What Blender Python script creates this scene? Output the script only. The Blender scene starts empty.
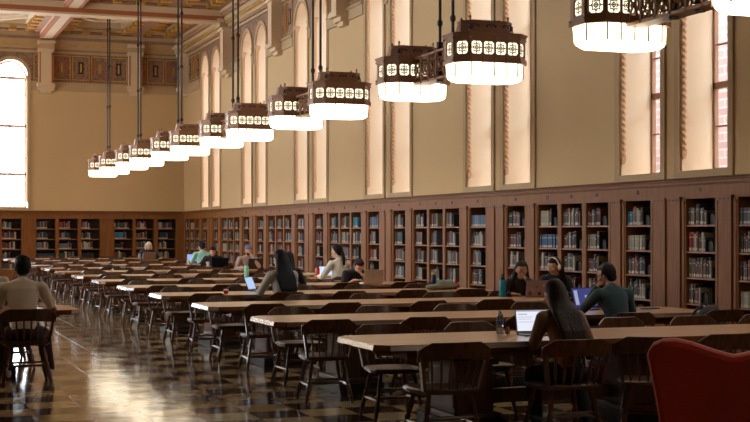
import bpy, bmesh, math, random
from mathutils import Vector, Matrix, Euler
random.seed(7)
C = bpy.context.scene.collection
PI = math.pi
sc = bpy.context.scene
# ------------------------------------------------------------------ camera
H = 1.65; F = 1330.0; TH = math.radians(20.3)
ct, st = math.cos(TH), math.sin(TH)
HZ = 231.4
cam = bpy.data.cameras.new('camera'); co = bpy.data.objects.new('camera', cam); C.objects.link(co)
co.location = (0, 0, H); co.rotation_euler = (PI/2, 0, -TH)
cam.sensor_width = 36; cam.lens = F*36/750; cam.shift_y = (HZ-211)/750; cam.clip_end = 200
sc.camera = co
def P(x, y, h):
    """point of the place at height h seen at photo pixel x, y (measuring aid)"""
    z = F*(H-h)/(y-HZ); xc = (x-375)/F*z
    return (xc*ct + z*st, -xc*st + z*ct)
def Lx(x, D):
    """room x of something at room depth D that stands at photo column x"""
    dx = x+118.0
    return ct*ct*dx*D/(F-ct*st*dx)
def lin(r, g, b):
    f = lambda v: (v/255/12.92 if v/255 <= .04045 else ((v/255+.055)/1.055)**2.4)
    return (f(r), f(g), f(b), 1)
# ------------------------------------------------------------------ materials
MATS = {}
def newmat(n):
    m = bpy.data.materials.new(n); m.use_nodes = True
    nt = m.node_tree; nt.nodes.clear()
    out = nt.nodes.new('ShaderNodeOutputMaterial')
    return m, nt, out
def plain(n, col, rough=.5, metal=0, bump=0, bscale=40, vary=.12, vscale=3, spec=.5, sheen=0, coat=0):
    if n in MATS: return MATS[n]
    m, nt, out = newmat(n); N = nt.nodes; K = nt.links
    b = N.new('ShaderNodeBsdfPrincipled'); K.new(b.outputs[0], out.inputs[0])
    tc = N.new('ShaderNodeTexCoord'); no = N.new('ShaderNodeTexNoise'); no.inputs['Scale'].default_value = vscale; no.inputs['Detail'].default_value = 4
    K.new(tc.outputs['Object'], no.inputs['Vector'])
    mx = N.new('ShaderNodeMix'); mx.data_type = 'RGBA'
    mx.inputs[6].default_value = tuple(c*(1-vary) for c in col[:3])+(1,); mx.inputs[7].default_value = tuple(min(1, c*(1+vary)) for c in col[:3])+(1,)
    K.new(no.outputs['Fac'], mx.inputs[0]); K.new(mx.outputs[2], b.inputs['Base Color'])
    b.inputs['Roughness'].default_value = rough; b.inputs['Metallic'].default_value = metal
    b.inputs['Specular IOR Level'].default_value = spec
    if sheen: b.inputs['Sheen Weight'].default_value = sheen
    if coat: b.inputs['Coat Weight'].default_value = coat; b.inputs['Coat Roughness'].default_value = .12
    if bump:
        n2 = N.new('ShaderNodeTexNoise'); n2.inputs['Scale'].default_value = bscale; n2.inputs['Detail'].default_value = 3
        K.new(tc.outputs['Object'], n2.inputs['Vector'])
        bp = N.new('ShaderNodeBump'); bp.inputs['Strength'].default_value = bump; bp.inputs['Distance'].default_value = .01
        K.new(n2.outputs['Fac'], bp.inputs['Height']); K.new(bp.outputs[0], b.inputs['Normal'])
    MATS[n] = m; return m
def wood(n, c1, c2, rough=.35, axis='X', scale=1.0, coat=.3, rand=.15, spec=.5):
    if n in MATS: return MATS[n]
    m, nt, out = newmat(n); N = nt.nodes; K = nt.links
    b = N.new('ShaderNodeBsdfPrincipled'); K.new(b.outputs[0], out.inputs[0])
    tc = N.new('ShaderNodeTexCoord'); mp = N.new('ShaderNodeMapping')
    s = {'X': (1.2, 14, 14), 'Y': (14, 1.2, 14), 'Z': (14, 14, 1.2)}[axis]
    mp.inputs['Scale'].default_value = tuple(v*scale for v in s)
    K.new(tc.outputs['Object'], mp.inputs[0])
    no = N.new('ShaderNodeTexNoise'); no.inputs['Scale'].default_value = 2.2; no.inputs['Detail'].default_value = 6; no.inputs['Distortion'].default_value = .6
    K.new(mp.outputs[0], no.inputs['Vector'])
    cr = N.new('ShaderNodeValToRGB'); cr.color_ramp.elements[0].position = .32; cr.color_ramp.elements[1].position = .68
    cr.color_ramp.elements[0].color = c1; cr.color_ramp.elements[1].color = c2
    K.new(no.outputs['Fac'], cr.inputs[0])
    oi = N.new('ShaderNodeObjectInfo'); mr = N.new('ShaderNodeMapRange'); mr.inputs[3].default_value = 1-rand; mr.inputs[4].default_value = 1+rand
    K.new(oi.outputs['Random'], mr.inputs[0])
    hv = N.new('ShaderNodeHueSaturation'); K.new(cr.outputs[0], hv.inputs['Color']); K.new(mr.outputs[0], hv.inputs['Value'])
    K.new(hv.outputs[0], b.inputs['Base Color'])
    b.inputs['Roughness'].default_value = rough; b.inputs['Coat Weight'].default_value = coat; b.inputs['Coat Roughness'].default_value = .15
    b.inputs['Specular IOR Level'].default_value = spec
    MATS[n] = m; return m
def emis(n, col, s):
    m, nt, out = newmat(n); e = nt.nodes.new('ShaderNodeEmission'); e.inputs[0].default_value = col; e.inputs[1].default_value = s
    nt.links.new(e.outputs[0], out.inputs[0]); MATS[n] = m; return m

LAMP = 5.5
M_chair = wood('chair_wood', lin(56, 31, 17), lin(94, 55, 30), .3, 'Z', 1, .35)
M_table = wood('table_wood', lin(178, 130, 88), lin(214, 168, 122), .3, 'X', 1, .35, .06)
M_tedge = wood('table_edge_wood', lin(96, 58, 34), lin(130, 82, 50), .2, 'X', 1, .9, .06)
M_ped = wood('pedestal_wood', lin(64, 38, 22), lin(94, 58, 34), .4, 'Z', 1, .2)
M_panel = wood('panel_wood', lin(116, 68, 24), lin(138, 84, 32), .6, 'Z', .8, 0, 0, .35)
M_shelf = wood('shelf_wood', lin(128, 74, 38), lin(154, 92, 50), .45, 'Y', .8, .1, 0)
M_caseback = plain('case_back', lin(34, 20, 12), .7)
M_black = plain('black_paint', (.012, .011, .01, 1), .5)
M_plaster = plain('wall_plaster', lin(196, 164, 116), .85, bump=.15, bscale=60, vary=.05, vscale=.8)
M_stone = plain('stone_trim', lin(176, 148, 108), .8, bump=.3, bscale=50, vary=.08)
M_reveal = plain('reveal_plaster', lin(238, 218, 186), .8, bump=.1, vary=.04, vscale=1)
M_rope = plain('rope_stone', lin(214, 176, 134), .7, bump=.2, vary=.1)
M_bronze = plain('bronze', lin(150, 108, 76), .5, .2, bump=.3, bscale=90, vary=.25, vscale=8)
M_iron = plain('iron_rod', lin(52, 44, 38), .5, .5)
M_gold = plain('gilt', lin(196, 148, 70), .4, .4, bump=.6, bscale=30, vary=.35, vscale=6)
M_cream = plain('beam_cream', lin(206, 178, 140), .7, vary=.08)
M_orange = plain('beam_orange', lin(160, 92, 52), .7, vary=.15)
M_brownc = plain('coffer_brown', lin(150, 108, 76), .7, bump=.5, bscale=14, vary=.35, vscale=4)
M_bluegrey = plain('coffer_grey', lin(150, 146, 138), .7, vary=.3, vscale=7)
M_glass = emis('lamp_glass', (1, .84, .6, 1), LAMP)

def frieze_mat():
    m, nt, out = newmat('frieze_painted'); N = nt.nodes; K = nt.links
    b = N.new('ShaderNodeBsdfPrincipled'); K.new(b.outputs[0], out.inputs[0]); b.inputs['Roughness'].default_value = .75
    tc = N.new('ShaderNodeTexCoord')
    mp = N.new('ShaderNodeMapping'); mp.inputs['Scale'].default_value = (2.6, 2.6, 2.6); K.new(tc.outputs['Object'], mp.inputs[0])
    v = N.new('ShaderNodeTexVoronoi'); v.distance = 'MANHATTAN'; v.inputs['Scale'].default_value = 1.3; K.new(mp.outputs[0], v.inputs['Vector'])
    cr = N.new('ShaderNodeValToRGB'); cr.color_ramp.interpolation = 'CONSTANT'
    e = cr.color_ramp.elements
    e[0].position = 0; e[0].color = lin(150, 70, 46)
    e[1].position = .18; e[1].color = lin(186, 146, 108)
    for p, c in ((.32, lin(140, 98, 72)), (.5, lin(170, 136, 106)), (.62, lin(128, 90, 68)), (.8, lin(156, 120, 92))):
        x = e.new(p); x.color = c
    K.new(v.outputs['Distance'], cr.inputs[0])
    no = N.new('ShaderNodeTexNoise'); no.inputs['Scale'].default_value = 9; K.new(tc.outputs['Object'], no.inputs['Vector'])
    mx = N.new('ShaderNodeMix'); mx.data_type = 'RGBA'; mx.blend_type = 'MULTIPLY'; mx.inputs[0].default_value = .5
    K.new(cr.outputs[0], mx.inputs[6]); K.new(no.outputs['Color'], mx.inputs[7]); K.new(mx.outputs[2], b.inputs['Base Color'])
    return m
M_frieze = frieze_mat()
def floor_mat():
    m, nt, out = newmat('checker_floor'); N = nt.nodes; K = nt.links
    b = N.new('ShaderNodeBsdfPrincipled'); K.new(b.outputs[0], out.inputs[0])
    tc = N.new('ShaderNodeTexCoord')
    ck = N.new('ShaderNodeTexChecker'); ck.inputs['Scale'].default_value = 1/.46
    ck.inputs['Color1'].default_value = lin(190, 166, 118); ck.inputs['Color2'].default_value = lin(62, 36, 30)
    mp = N.new('ShaderNodeMapping'); mp.inputs['Location'].default_value = (.1, .18, .1)
    K.new(tc.outputs['Object'], mp.inputs[0]); K.new(mp.outputs[0], ck.inputs['Vector'])
    no = N.new('ShaderNodeTexNoise'); no.inputs['Scale'].default_value = 7; no.inputs['Detail'].default_value = 8; K.new(tc.outputs['Object'], no.inputs['Vector'])
    mr = N.new('ShaderNodeMapRange'); mr.inputs[3].default_value = .7; mr.inputs[4].default_value = 1.25; K.new(no.outputs['Fac'], mr.inputs[0])
    hv = N.new('ShaderNodeHueSaturation'); K.new(ck.outputs[0], hv.inputs['Color']); K.new(mr.outputs[0], hv.inputs['Value'])
    K.new(hv.outputs[0], b.inputs['Base Color'])
    b.inputs['Roughness'].default_value = .11; b.inputs['Specular IOR Level'].default_value = .75
    n2 = N.new('ShaderNodeTexNoise'); n2.inputs['Scale'].default_value = 2.2; n2.inputs['Detail'].default_value = 2; K.new(tc.outputs['Object'], n2.inputs['Vector'])
    br = N.new('ShaderNodeTexBrick'); br.offset = 0; br.inputs['Scale'].default_value = 1; br.inputs['Brick Width'].default_value = .46; br.inputs['Row Height'].default_value = .46
    br.inputs['Mortar Size'].default_value = .004; br.inputs['Color1'].default_value = (1, 1, 1, 1); br.inputs['Color2'].default_value = (.9, .9, .9, 1); br.inputs['Mortar'].default_value = (0, 0, 0, 1)
    K.new(mp.outputs[0], br.inputs['Vector'])
    ad = N.new('ShaderNodeMath'); ad.operation = 'MULTIPLY_ADD'; ad.inputs[1].default_value = 1.0
    K.new(n2.outputs['Fac'], ad.inputs[0]); K.new(br.outputs['Color'], ad.inputs[2])
    bp = N.new('ShaderNodeBump'); bp.inputs['Strength'].default_value = .25; bp.inputs['Distance'].default_value = .012
    K.new(ad.outputs[0], bp.inputs['Height']); K.new(bp.outputs[0], b.inputs['Normal'])
    return m
M_floor = floor_mat()
def lace_mat():
    m, nt, out = newmat('cut_metal_rosette'); N = nt.nodes; K = nt.links
    uv = N.new('ShaderNodeUVMap'); sp = N.new('ShaderNodeSeparateXYZ'); K.new(uv.outputs[0], sp.inputs[0])
    def M(op, a, b=None, c=None):
        n = N.new('ShaderNodeMath'); n.operation = op
        for i, v in enumerate((a, b, c)):
            if v is None: continue
            if isinstance(v, (int, float)): n.inputs[i].default_value = v
            else: K.new(v, n.inputs[i])
        return n.outputs[0]
    x = M('SUBTRACT', sp.outputs[0], .5); y = M('SUBTRACT', sp.outputs[1], .5)
    r = M('SQRT', M('ADD', M('MULTIPLY', x, x), M('MULTIPLY', y, y))); a = M('ARCTAN2', y, x)
    pet = M('MULTIPLY_ADD', M('COSINE', M('MULTIPLY', a, 8)), .05, .30)          # scalloped ring
    ring = M('LESS_THAN', M('ABSOLUTE', M('SUBTRACT', r, pet)), .05)
    cross = M('LESS_THAN', M('MINIMUM', M('ABSOLUTE', x), M('ABSOLUTE', y)), .03)
    inner = M('LESS_THAN', M('ABSOLUTE', M('SUBTRACT', r, .13)), .038)
    core = M('LESS_THAN', r, .06)
    corner = M('GREATER_THAN', M('ADD', M('ABSOLUTE', x), M('ABSOLUTE', y)), .80)
    edge = M('GREATER_THAN', M('MAXIMUM', M('ABSOLUTE', x), M('ABSOLUTE', y)), .47)
    f = M('MAXIMUM', M('MAXIMUM', ring, cross), M('MAXIMUM', inner, M('MAXIMUM', core, M('MAXIMUM', corner, edge))))
    e = N.new('ShaderNodeEmission'); e.inputs[0].default_value = (1, .86, .6, 1); e.inputs[1].default_value = LAMP*.3
    b = N.new('ShaderNodeBsdfPrincipled'); b.inputs['Base Color'].default_value = lin(110, 80, 44); b.inputs['Metallic'].default_value = .5; b.inputs['Roughness'].default_value = .5
    mx = N.new('ShaderNodeMixShader'); K.new(f, mx.inputs[0]); K.new(e.outputs[0], mx.inputs[1]); K.new(b.outputs[0], mx.inputs[2]); K.new(mx.outputs[0], out.inputs[0])
    return m
M_lace = lace_mat()
def book_mat(attr):
    m, nt, out = newmat('book_cloth_'+('shelf' if attr else 'single')); N = nt.nodes; K = nt.links
    b = N.new('ShaderNodeBsdfPrincipled'); K.new(b.outputs[0], out.inputs[0]); b.inputs['Roughness'].default_value = .6
    if attr:
        a = N.new('ShaderNodeAttribute'); a.attribute_name = 'col'; K.new(a.outputs['Color'], b.inputs['Base Color'])
    else:
        oi = N.new('ShaderNodeObjectInfo'); K.new(oi.outputs['Color'], b.inputs['Base Color'])
    return m
M_book = book_mat(False); M_books = book_mat(True)
M_label = plain('paper_label', lin(184, 174, 150), .7)
M_page = plain('paper_page', lin(214, 204, 178), .8)
def glass_mat():
    m, nt, out = newmat('window_glass'); N = nt.nodes; K = nt.links
    t = N.new('ShaderNodeBsdfTransparent'); g = N.new('ShaderNodeBsdfGlossy'); g.inputs['Roughness'].default_value = .05
    mx = N.new('ShaderNodeMixShader'); mx.inputs[0].default_value = .06
    K.new(t.outputs[0], mx.inputs[1]); K.new(g.outputs[0], mx.inputs[2]); K.new(mx.outputs[0], out.inputs[0]); return m
M_win = glass_mat()
def brick_mat():
    m, nt, out = newmat('outside_brick'); N = nt.nodes; K = nt.links
    b = N.new('ShaderNodeBsdfPrincipled'); K.new(b.outputs[0], out.inputs[0]); b.inputs['Roughness'].default_value = .9
    tc = N.new('ShaderNodeTexCoord'); sp = N.new('ShaderNodeSeparateXYZ'); cb = N.new('ShaderNodeCombineXYZ')
    K.new(tc.outputs['Object'], sp.inputs[0]); K.new(sp.outputs[1], cb.inputs[0]); K.new(sp.outputs[2], cb.inputs[1])
    br = N.new('ShaderNodeTexBrick'); br.inputs['Scale'].default_value = 1; br.inputs['Brick Width'].default_value = .5; br.inputs['Row Height'].default_value = .18; br.inputs['Mortar Size'].default_value = .02
    br.inputs['Color1'].default_value = lin(122, 88, 80); br.inputs['Color2'].default_value = lin(134, 104, 94); br.inputs['Mortar'].default_value = lin(146, 132, 124)
    K.new(cb.outputs[0], br.inputs['Vector']); K.new(br.outputs['Color'], b.inputs['Base Color']); return m
# ------------------------------------------------------------------ mesh helpers
class MB:
    def __init__(s): s.v = []; s.f = []; s.m = []; s.uv = {}
    def add(s, vs, fs, mi=0, T=None):
        o = len(s.v)
        for v in vs:
            v = Vector(v)
            s.v.append(tuple(T @ v) if T is not None else tuple(v))
        for f in fs: s.f.append(tuple(i+o for i in f)); s.m.append(mi)
        return s
    def box(s, x0, x1, y0, y1, z0, z1, mi=0, T=None):
        vs = [(x0,y0,z0),(x1,y0,z0),(x1,y1,z0),(x0,y1,z0),(x0,y0,z1),(x1,y0,z1),(x1,y1,z1),(x0,y1,z1)]
        return s.add(vs, [(0,3,2,1),(4,5,6,7),(0,1,5,4),(1,2,6,5),(2,3,7,6),(3,0,4,7)], mi, T)
    def prism(s, poly, z0, z1, mi=0, T=None, top=1.0):
        n = len(poly)
        vs = [(x,y,z0) for x,y in poly]+[(x*top,y*top,z1) for x,y in poly]
        fs = [tuple(range(n))[::-1], tuple(range(n,2*n))]+[(i,(i+1)%n,(i+1)%n+n,i+n) for i in range(n)]
        return s.add(vs, fs, mi, T)
    def lathe(s, prof, n=12, mi=0, T=None, sx=1, sy=1):
        vs = []; fs = []
        for r, z in prof:
            for i in range(n):
                a = 2*PI*i/n; vs.append((r*math.cos(a)*sx, r*math.sin(a)*sy, z))
        for j in range(len(prof)-1):
            for i in range(n):
                k = (i+1)%n; fs.append((j*n+i, j*n+k, (j+1)*n+k, (j+1)*n+i))
        fs.append(tuple(range(n))[::-1]); fs.append(tuple(range((len(prof)-1)*n, len(prof)*n)))
        return s.add(vs, fs, mi, T)
    def bar(s, p0, p1, r0, r1=None, n=8, mi=0, prof=None):
        p0 = Vector(p0); p1 = Vector(p1); d = p1-p0; L = d.length
        if L < 1e-6: return s
        T = Matrix.Translation(p0) @ d.to_track_quat('Z', 'Y').to_matrix().to_4x4()
        if r1 is None: r1 = r0
        pr = prof and [(r, z*L) for r, z in prof] or [(r0, 0), (r1, L)]
        return s.lathe(pr, n, mi, T)
    def ell(s, c, r, R=None, mi=0, n=14, fn=None):
        vs = []; fs = []; m = n//2+2
        for j in range(1, m):
            t = PI*j/m
            for i in range(n):
                a = 2*PI*i/n
                vs.append(Vector((math.sin(t)*math.cos(a), math.sin(t)*math.sin(a), math.cos(t))))
        vs.append(Vector((0,0,1))); vs.append(Vector((0,0,-1)))
        T = Vector(c); R = R or Matrix.Identity(3)
        out = []
        for v in vs:
            k = fn(v) if fn else 1
            out.append(T + R @ Vector((v.x*r[0]*k, v.y*r[1]*k, v.z*r[2]*k)))
        for j in range(m-2):
            for i in range(n):
                k = (i+1)%n; fs.append((j*n+i, (j+1)*n+i, (j+1)*n+k, j*n+k))
        tp = len(vs)-2
        for i in range(n):
            k = (i+1)%n; fs.append((tp, i, k)); fs.append((tp+1, (m-2)*n+k, (m-2)*n+i))
        return s.add(out, fs, mi)
    def build(s, name, mats, parent=None, smooth=None, bevel=0, remesh=0):
        me = bpy.data.meshes.new(name); me.from_pydata(s.v, [], s.f)
        if not isinstance(mats, (list, tuple)): mats = [mats]
        for m in mats: me.materials.append(m)
        me.polygons.foreach_set('material_index', s.m)
        bm = bmesh.new(); bm.from_mesh(me); bmesh.ops.recalc_face_normals(bm, faces=bm.faces); bm.to_mesh(me); bm.free()
        if smooth or remesh: me.polygons.foreach_set('use_smooth', [True]*len(me.polygons))
        o = bpy.data.objects.new(name, me); C.objects.link(o)
        if parent: o.parent = parent
        if smooth and smooth is not True:
            try:
                me.set_sharp_from_angle(angle=math.radians(smooth))
            except Exception: pass
        if bevel:
            b = o.modifiers.new('bevel', 'BEVEL'); b.width = bevel; b.segments = 2; b.limit_method = 'ANGLE'; b.harden_normals = False
        if remesh:
            r = o.modifiers.new('remesh', 'REMESH'); r.mode = 'VOXEL'; r.voxel_size = remesh; r.use_smooth_shade = True
            q = o.modifiers.new('smooth', 'SMOOTH'); q.factor = .5; q.iterations = 3
        return o
def struct(o, kind='structure'):
    o['kind'] = kind; return o
LABELS = set()
def tag(o, label, cat, group=None):
    n = len(label.split())
    if not 4 <= n <= 16: print('BAD LABEL', n, label)
    if label in LABELS: print('DUP LABEL', label)
    LABELS.add(label)
    o['label'] = label; o['category'] = cat
    if group: o['group'] = group
    elif 'group' in o.keys(): del o['group']
    return o
def empty(name, loc, rz=0):
    o = bpy.data.objects.new(name, None); C.objects.link(o); o.location = loc; o.rotation_euler = (0, 0, rz); o.empty_display_size = .1
    return o
def kids():
    d = {}
    for o in bpy.data.objects:
        if o.parent: d.setdefault(o.parent.name, []).append(o)
    return d
def tree_of(root):
    k = kids()
    def rec(o): return (o, [rec(c) for c in k.get(o.name, [])])
    return rec(root)
def copy_tree(t, loc, rz, parent=None):
    o, ch = t
    c = o.copy(); C.objects.link(c)
    if parent is not None: c.parent = parent
    else: c.location = loc; c.rotation_euler = (0, 0, rz)
    for x in ch: copy_tree(x, None, None, c)
    return c
def text_mesh(name, s, size, mat, T, parent=None, ext=.002):
    cu = bpy.data.curves.new(name, 'FONT'); cu.body = s; cu.size = size; cu.align_x = 'CENTER'; cu.align_y = 'CENTER'; cu.extrude = ext
    t = bpy.data.objects.new(name+'_tmp', cu); C.objects.link(t)
    dg = bpy.context.evaluated_depsgraph_get(); me = bpy.data.meshes.new_from_object(t.evaluated_get(dg))
    bpy.data.objects.remove(t)
    me.name = name; me.materials.clear(); me.materials.append(mat)
    o = bpy.data.objects.new(name, me); C.objects.link(o); o.matrix_local = T
    if parent: o.parent = parent
    return o
ORD = ['front', 'second', 'third', 'fourth', 'fifth', 'sixth', 'seventh', 'eighth', 'ninth', 'tenth', 'eleventh', 'twelfth', 'last']
NTH = ['first', 'second', 'third', 'fourth', 'fifth', 'sixth', 'seventh', 'eighth', 'ninth', 'tenth', 'eleventh', 'twelfth', 'thirteenth', 'fourteenth', 'fifteenth', 'sixteenth', 'seventeenth', 'eighteenth', 'nineteenth', 'twentieth']

# ------------------------------------------------------------------ the room
XR, XL, YF, YB = 10.2, -4.5, 47.45, -2.0
CEIL = 9.0
OUTLINE_W = 1.12
DD = .55
struct(MB().box(XL-1, XR+1.2, YB-1, YF+1, -.3, 0).build('floor', M_floor))
PAIRS = [15.8+5.5*j for j in range(-3, 6)]           # window pair centres along the long walls
SILL, SPR, FRB, TOPW = 2.47, 7.04, 6.82, CEIL
def pair_open(c): return [(c-.79, OUTLINE_W), (c+.79, OUTLINE_W)]
def arc_pts(uc, w, n=14, off=0):
    r = w/2+off
    return [(uc-r*math.cos(PI*i/n), SPR+r*math.sin(PI*i/n)) for i in range(n+1)]
def arched_wall(name, u0, u1, opens, mp):
    """mp(u, z, d): d = depth into the wall away from the room"""
    mb = MB(); q = lambda a, b, c, d, mi: mb.add([mp(*a), mp(*b), mp(*c), mp(*d)], [(0,1,2,3)], mi)
    opens = sorted(opens); cur = u0
    def full(a, b):
        q((a,0,.44),(b,0,.44),(b,2.33,.44),(a,2.33,.44),0); q((a,2.33,0),(b,2.33,0),(b,2.33,.44),(a,2.33,.44),0)
        q((a,2.33,0),(b,2.33,0),(b,FRB,0),(a,FRB,0),0); q((a,FRB,0),(b,FRB,0),(b,TOPW,0),(a,TOPW,0),2)
    for uc, w in opens:
        a, b = uc-w/2, uc+w/2
        full(cur, a); cur = b
        q((a,0,.44),(b,0,.44),(b,2.33,.44),(a,2.33,.44),0); q((a,2.33,0),(b,2.33,0),(b,2.33,.44),(a,2.33,.44),0)
        q((a,2.33,0),(b,2.33,0),(b,SILL,0),(a,SILL,0),0)
        pts = arc_pts(uc, w)
        for p, r in zip(pts, pts[1:]):
            q((p[0],p[1],0),(r[0],r[1],0),(r[0],TOPW,0),(p[0],TOPW,0),2)
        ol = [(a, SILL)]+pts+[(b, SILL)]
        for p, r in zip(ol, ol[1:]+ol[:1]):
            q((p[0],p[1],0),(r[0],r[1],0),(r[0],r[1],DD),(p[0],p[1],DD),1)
    full(cur, u1)
    return struct(mb.build(name, [M_plaster, M_reveal, M_frieze]))
mR = lambda u, z, d: (XR+d, u, z)
mL = lambda u, z, d: (XL-d, u, z)
mF = lambda u, z, d: (u, YF+d, z)
opR = [o for c in PAIRS if c > 9 for o in pair_open(c)]
opF = [(4.15, 1.12), (2.57, 1.12), (-1.0, 1.12), (-2.58, 1.12)]
arched_wall('wall_right', YB, YF, opR, mR)
opL = [o for c in PAIRS if c > 20 for o in pair_open(c)]
arched_wall('wall_left', YB, YF, opL, mL)
arched_wall('wall_far', XL, XR, opF, mF)
struct(MB().box(XL-1, XR+1, YB-.2, YB, 0, CEIL).build('wall_back', M_plaster))
# window sashes: frame, glazing bars and glass
wn = 0
def window(uc, w, mp, trim=True):
    global wn
    wn += 1
    fr = MB(); r = w/2; d0, d1 = DD-.03, DD+.03; fw = .05
    pts = arc_pts(uc, w); inn = [(uc-(r-fw)*math.cos(PI*i/14), SPR+(r-fw)*math.sin(PI*i/14)) for i in range(15)]
    outl = [(uc-r, SILL)]+pts+[(uc+r, SILL)]; inl = [(uc-r+fw, SILL+fw)]+inn+[(uc+r-fw, SILL+fw)]
    n = len(outl)
    for i in range(n):
        j = (i+1)%n
        A, B, Cc, D = outl[i], outl[j], inl[j], inl[i]
        fr.add([mp(A[0],A[1],d0),mp(B[0],B[1],d0),mp(Cc[0],Cc[1],d0),mp(D[0],D[1],d0),mp(A[0],A[1],d1),mp(B[0],B[1],d1),mp(Cc[0],Cc[1],d1),mp(D[0],D[1],d1)],
               [(0,1,2,3),(4,7,6,5),(3,2,6,7),(0,4,5,1)])
    def bx(a, b, z0, z1, th):
        v = [mp(a,z0,DD-th),mp(b,z0,DD-th),mp(b,z1,DD-th),mp(a,z1,DD-th),mp(a,z0,DD+th),mp(b,z0,DD+th),mp(b,z1,DD+th),mp(a,z1,DD+th)]
        fr.add(v, [(0,3,2,1),(4,5,6,7),(0,1,5,4),(1,2,6,5),(2,3,7,6),(3,0,4,7)])
    z = SILL+.62; k = 0
    while z < SPR+.3:
        if k % 3 == 1: bx(uc-r+.01, uc+r-.01, z-.045, z+.045, .03)
        else: bx(uc-r+.01, uc+r-.01, z-.012, z+.012, .012)
        z += .56; k += 1
    bx(uc-.012, uc+.012, SILL+.03, SPR+r-.03, .012)
    o = struct(fr.build('window_%d' % wn, plain('sash_metal', lin(150, 112, 84), .5)))
    g = MB(); poly = [(uc-r+.02, SILL+.02)]+[(uc-(r-.02)*math.cos(PI*i/14), SPR+(r-.02)*math.sin(PI*i/14)) for i in range(15)]+[(uc+r-.02, SILL+.02)]
    g.add([mp(p[0], p[1], DD) for p in poly], [tuple(range(len(poly)))])
    g.build('pane', M_win, o)
    return o
def surround(mb, rope, uc, w, mp):
    # flat stone band round the opening
    bw = .11; pr = -.03
    o1 = [(uc-w/2, SILL)]+arc_pts(uc, w)+[(uc+w/2, SILL)]
    o2 = [(uc-w/2-bw, SILL-bw)]+arc_pts(uc, w, off=bw)+[(uc+w/2+bw, SILL-bw)]
    n = len(o1)
    for i in range(n):
        j = (i+1)%n
        A, B, Cc, D = o2[i], o2[j], o1[j], o1[i]
        mb.add([mp(A[0],A[1],pr),mp(B[0],B[1],pr),mp(Cc[0],Cc[1],pr),mp(D[0],D[1],pr),mp(A[0],A[1],.02),mp(B[0],B[1],.02),mp(Cc[0],Cc[1],.02),mp(D[0],D[1],.02)],
               [(0,1,2,3),(4,7,6,5),(3,2,6,7),(0,4,5,1)])
    # twisted columns at both jambs
    for sgn in (-1, 1):
        u = uc+sgn*(w/2-.005); z0, z1 = SILL+.26, SPR-.12
        ns = 430 if (mp is mR and uc < 30) else 2; nr = 8; vs = []; fs = []
        for k in range(ns+1):
            zz = z0+(z1-z0)*k/ns
            for i in range(nr):
                a = 2*PI*i/nr; rr = .04*(1+(.2*math.cos(2*a-zz*70*sgn) if ns > 2 else 0))
                vs.append(mp(u+rr*math.cos(a), zz, .045+rr*math.sin(a)))
        for k in range(ns):
            for i in range(nr):
                j = (i+1)%nr; fs.append((k*nr+i, k*nr+j, (k+1)*nr+j, (k+1)*nr+i))
        rope.add(vs, fs)
        for zz, hh, rr in ((z0-.09, .1, .05), (z1-.02, .16, .1)):
            vs = []
            for z_, r_ in ((zz, rr*.55), (zz+hh*.7, rr), (zz+hh, rr)):
                for i in range(4):
                    a = PI/4+PI/2*i; vs.append(mp(u+r_*math.cos(a), z_, .045+r_*math.sin(a)))
            rope.add(vs, [(0,1,5,4),(1,2,6,5),(2,3,7,6),(3,0,4,7),(4,5,9,8),(5,6,10,9),(6,7,11,10),(7,4,8,11),(8,9,10,11),(3,2,1,0)])
tn = 0
def trim(mb, mats, **k):
    global tn
    tn += 1
    return struct(mb.build('trim_%d' % tn, mats, **k))
for mp, ops in ((mR, opR), (mL, opL), (mF, opF)):
    for uc, w in ops:
        o = window(uc, w, mp)
        if mp is mL: continue
        a, b = MB(), MB(); surround(a, b, uc, w, mp)
        trim(a, M_stone); trim(b, M_rope)
# stone ledge under the frieze, ceiling cornice, corbel pilasters
def ledges(mp, u0, u1, ops, opw=.12):
    ops = sorted(ops); cur = u0; L = []
    for uc, w in ops:
        L.append((cur, uc-w/2-opw)); cur = uc+w/2+opw
    L.append((cur, u1)); mb = MB()
    def bx(a, b, z0, z1, pr, mi=0):
        if b-a < .02: return
        v = [mp(a,z0,-pr),mp(b,z0,-pr),mp(b,z1,-pr),mp(a,z1,-pr),mp(a,z0,.03),mp(b,z0,.03),mp(b,z1,.03),mp(a,z1,.03)]
        mb.add(v, [(0,3,2,1),(4,5,6,7),(0,1,5,4),(1,2,6,5),(2,3,7,6),(3,0,4,7)], mi)
    for a, b in L:
        bx(a, b, 6.56, 6.82, .05); bx(a, b, 6.80, 6.86, .08); bx(a, b, 6.86, 6.90, .03, 1)
        if b-a > 1:      # painted panels in the frieze
            n = max(1, int((b-a)/.62)); s = (b-a-.1)/n
            for i in range(n):
                p0 = a+.05+i*s; p1 = p0+s
                for q in ((p0+.03, p0+.06, 6.98, 7.78), (p1-.06, p1-.03, 6.98, 7.78)): bx(*q, .02, 2)
                bx(p0+.03, p1-.03, 6.95, 6.98, .02, 2); bx(p0+.03, p1-.03, 7.78, 7.81, .02, 2)
                pc = (p0+p1)/2
                bx(pc-.09, pc+.09, 7.18, 7.6, .012, 1 if i % 2 else 3)
                bx(pc-.03, pc+.03, 7.24, 7.54, .02, 2)
                bx(pc-.2, pc-.14, 7.1, 7.68, .01, 4 if i % 2 else 1); bx(pc+.14, pc+.2, 7.1, 7.68, .01, 4 if i % 2 else 1)
    for z0, z1, pr, mi in ((7.86, 7.94, .06, 0), (7.94, 8.0, .12, 1), (8.0, 8.1, .16, 0), (8.1, 8.16, .24, 2), (8.16, 8.3, .28, 0), (8.3, 8.4, .36, 1), (8.4, 8.62, .42, 0)):
        bx(u0, u1, z0, z1, pr, mi)
    return trim(mb, [M_stone, M_brownc, M_gold, plain('frieze_dark', lin(44, 34, 34), .8), M_orange])
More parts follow.
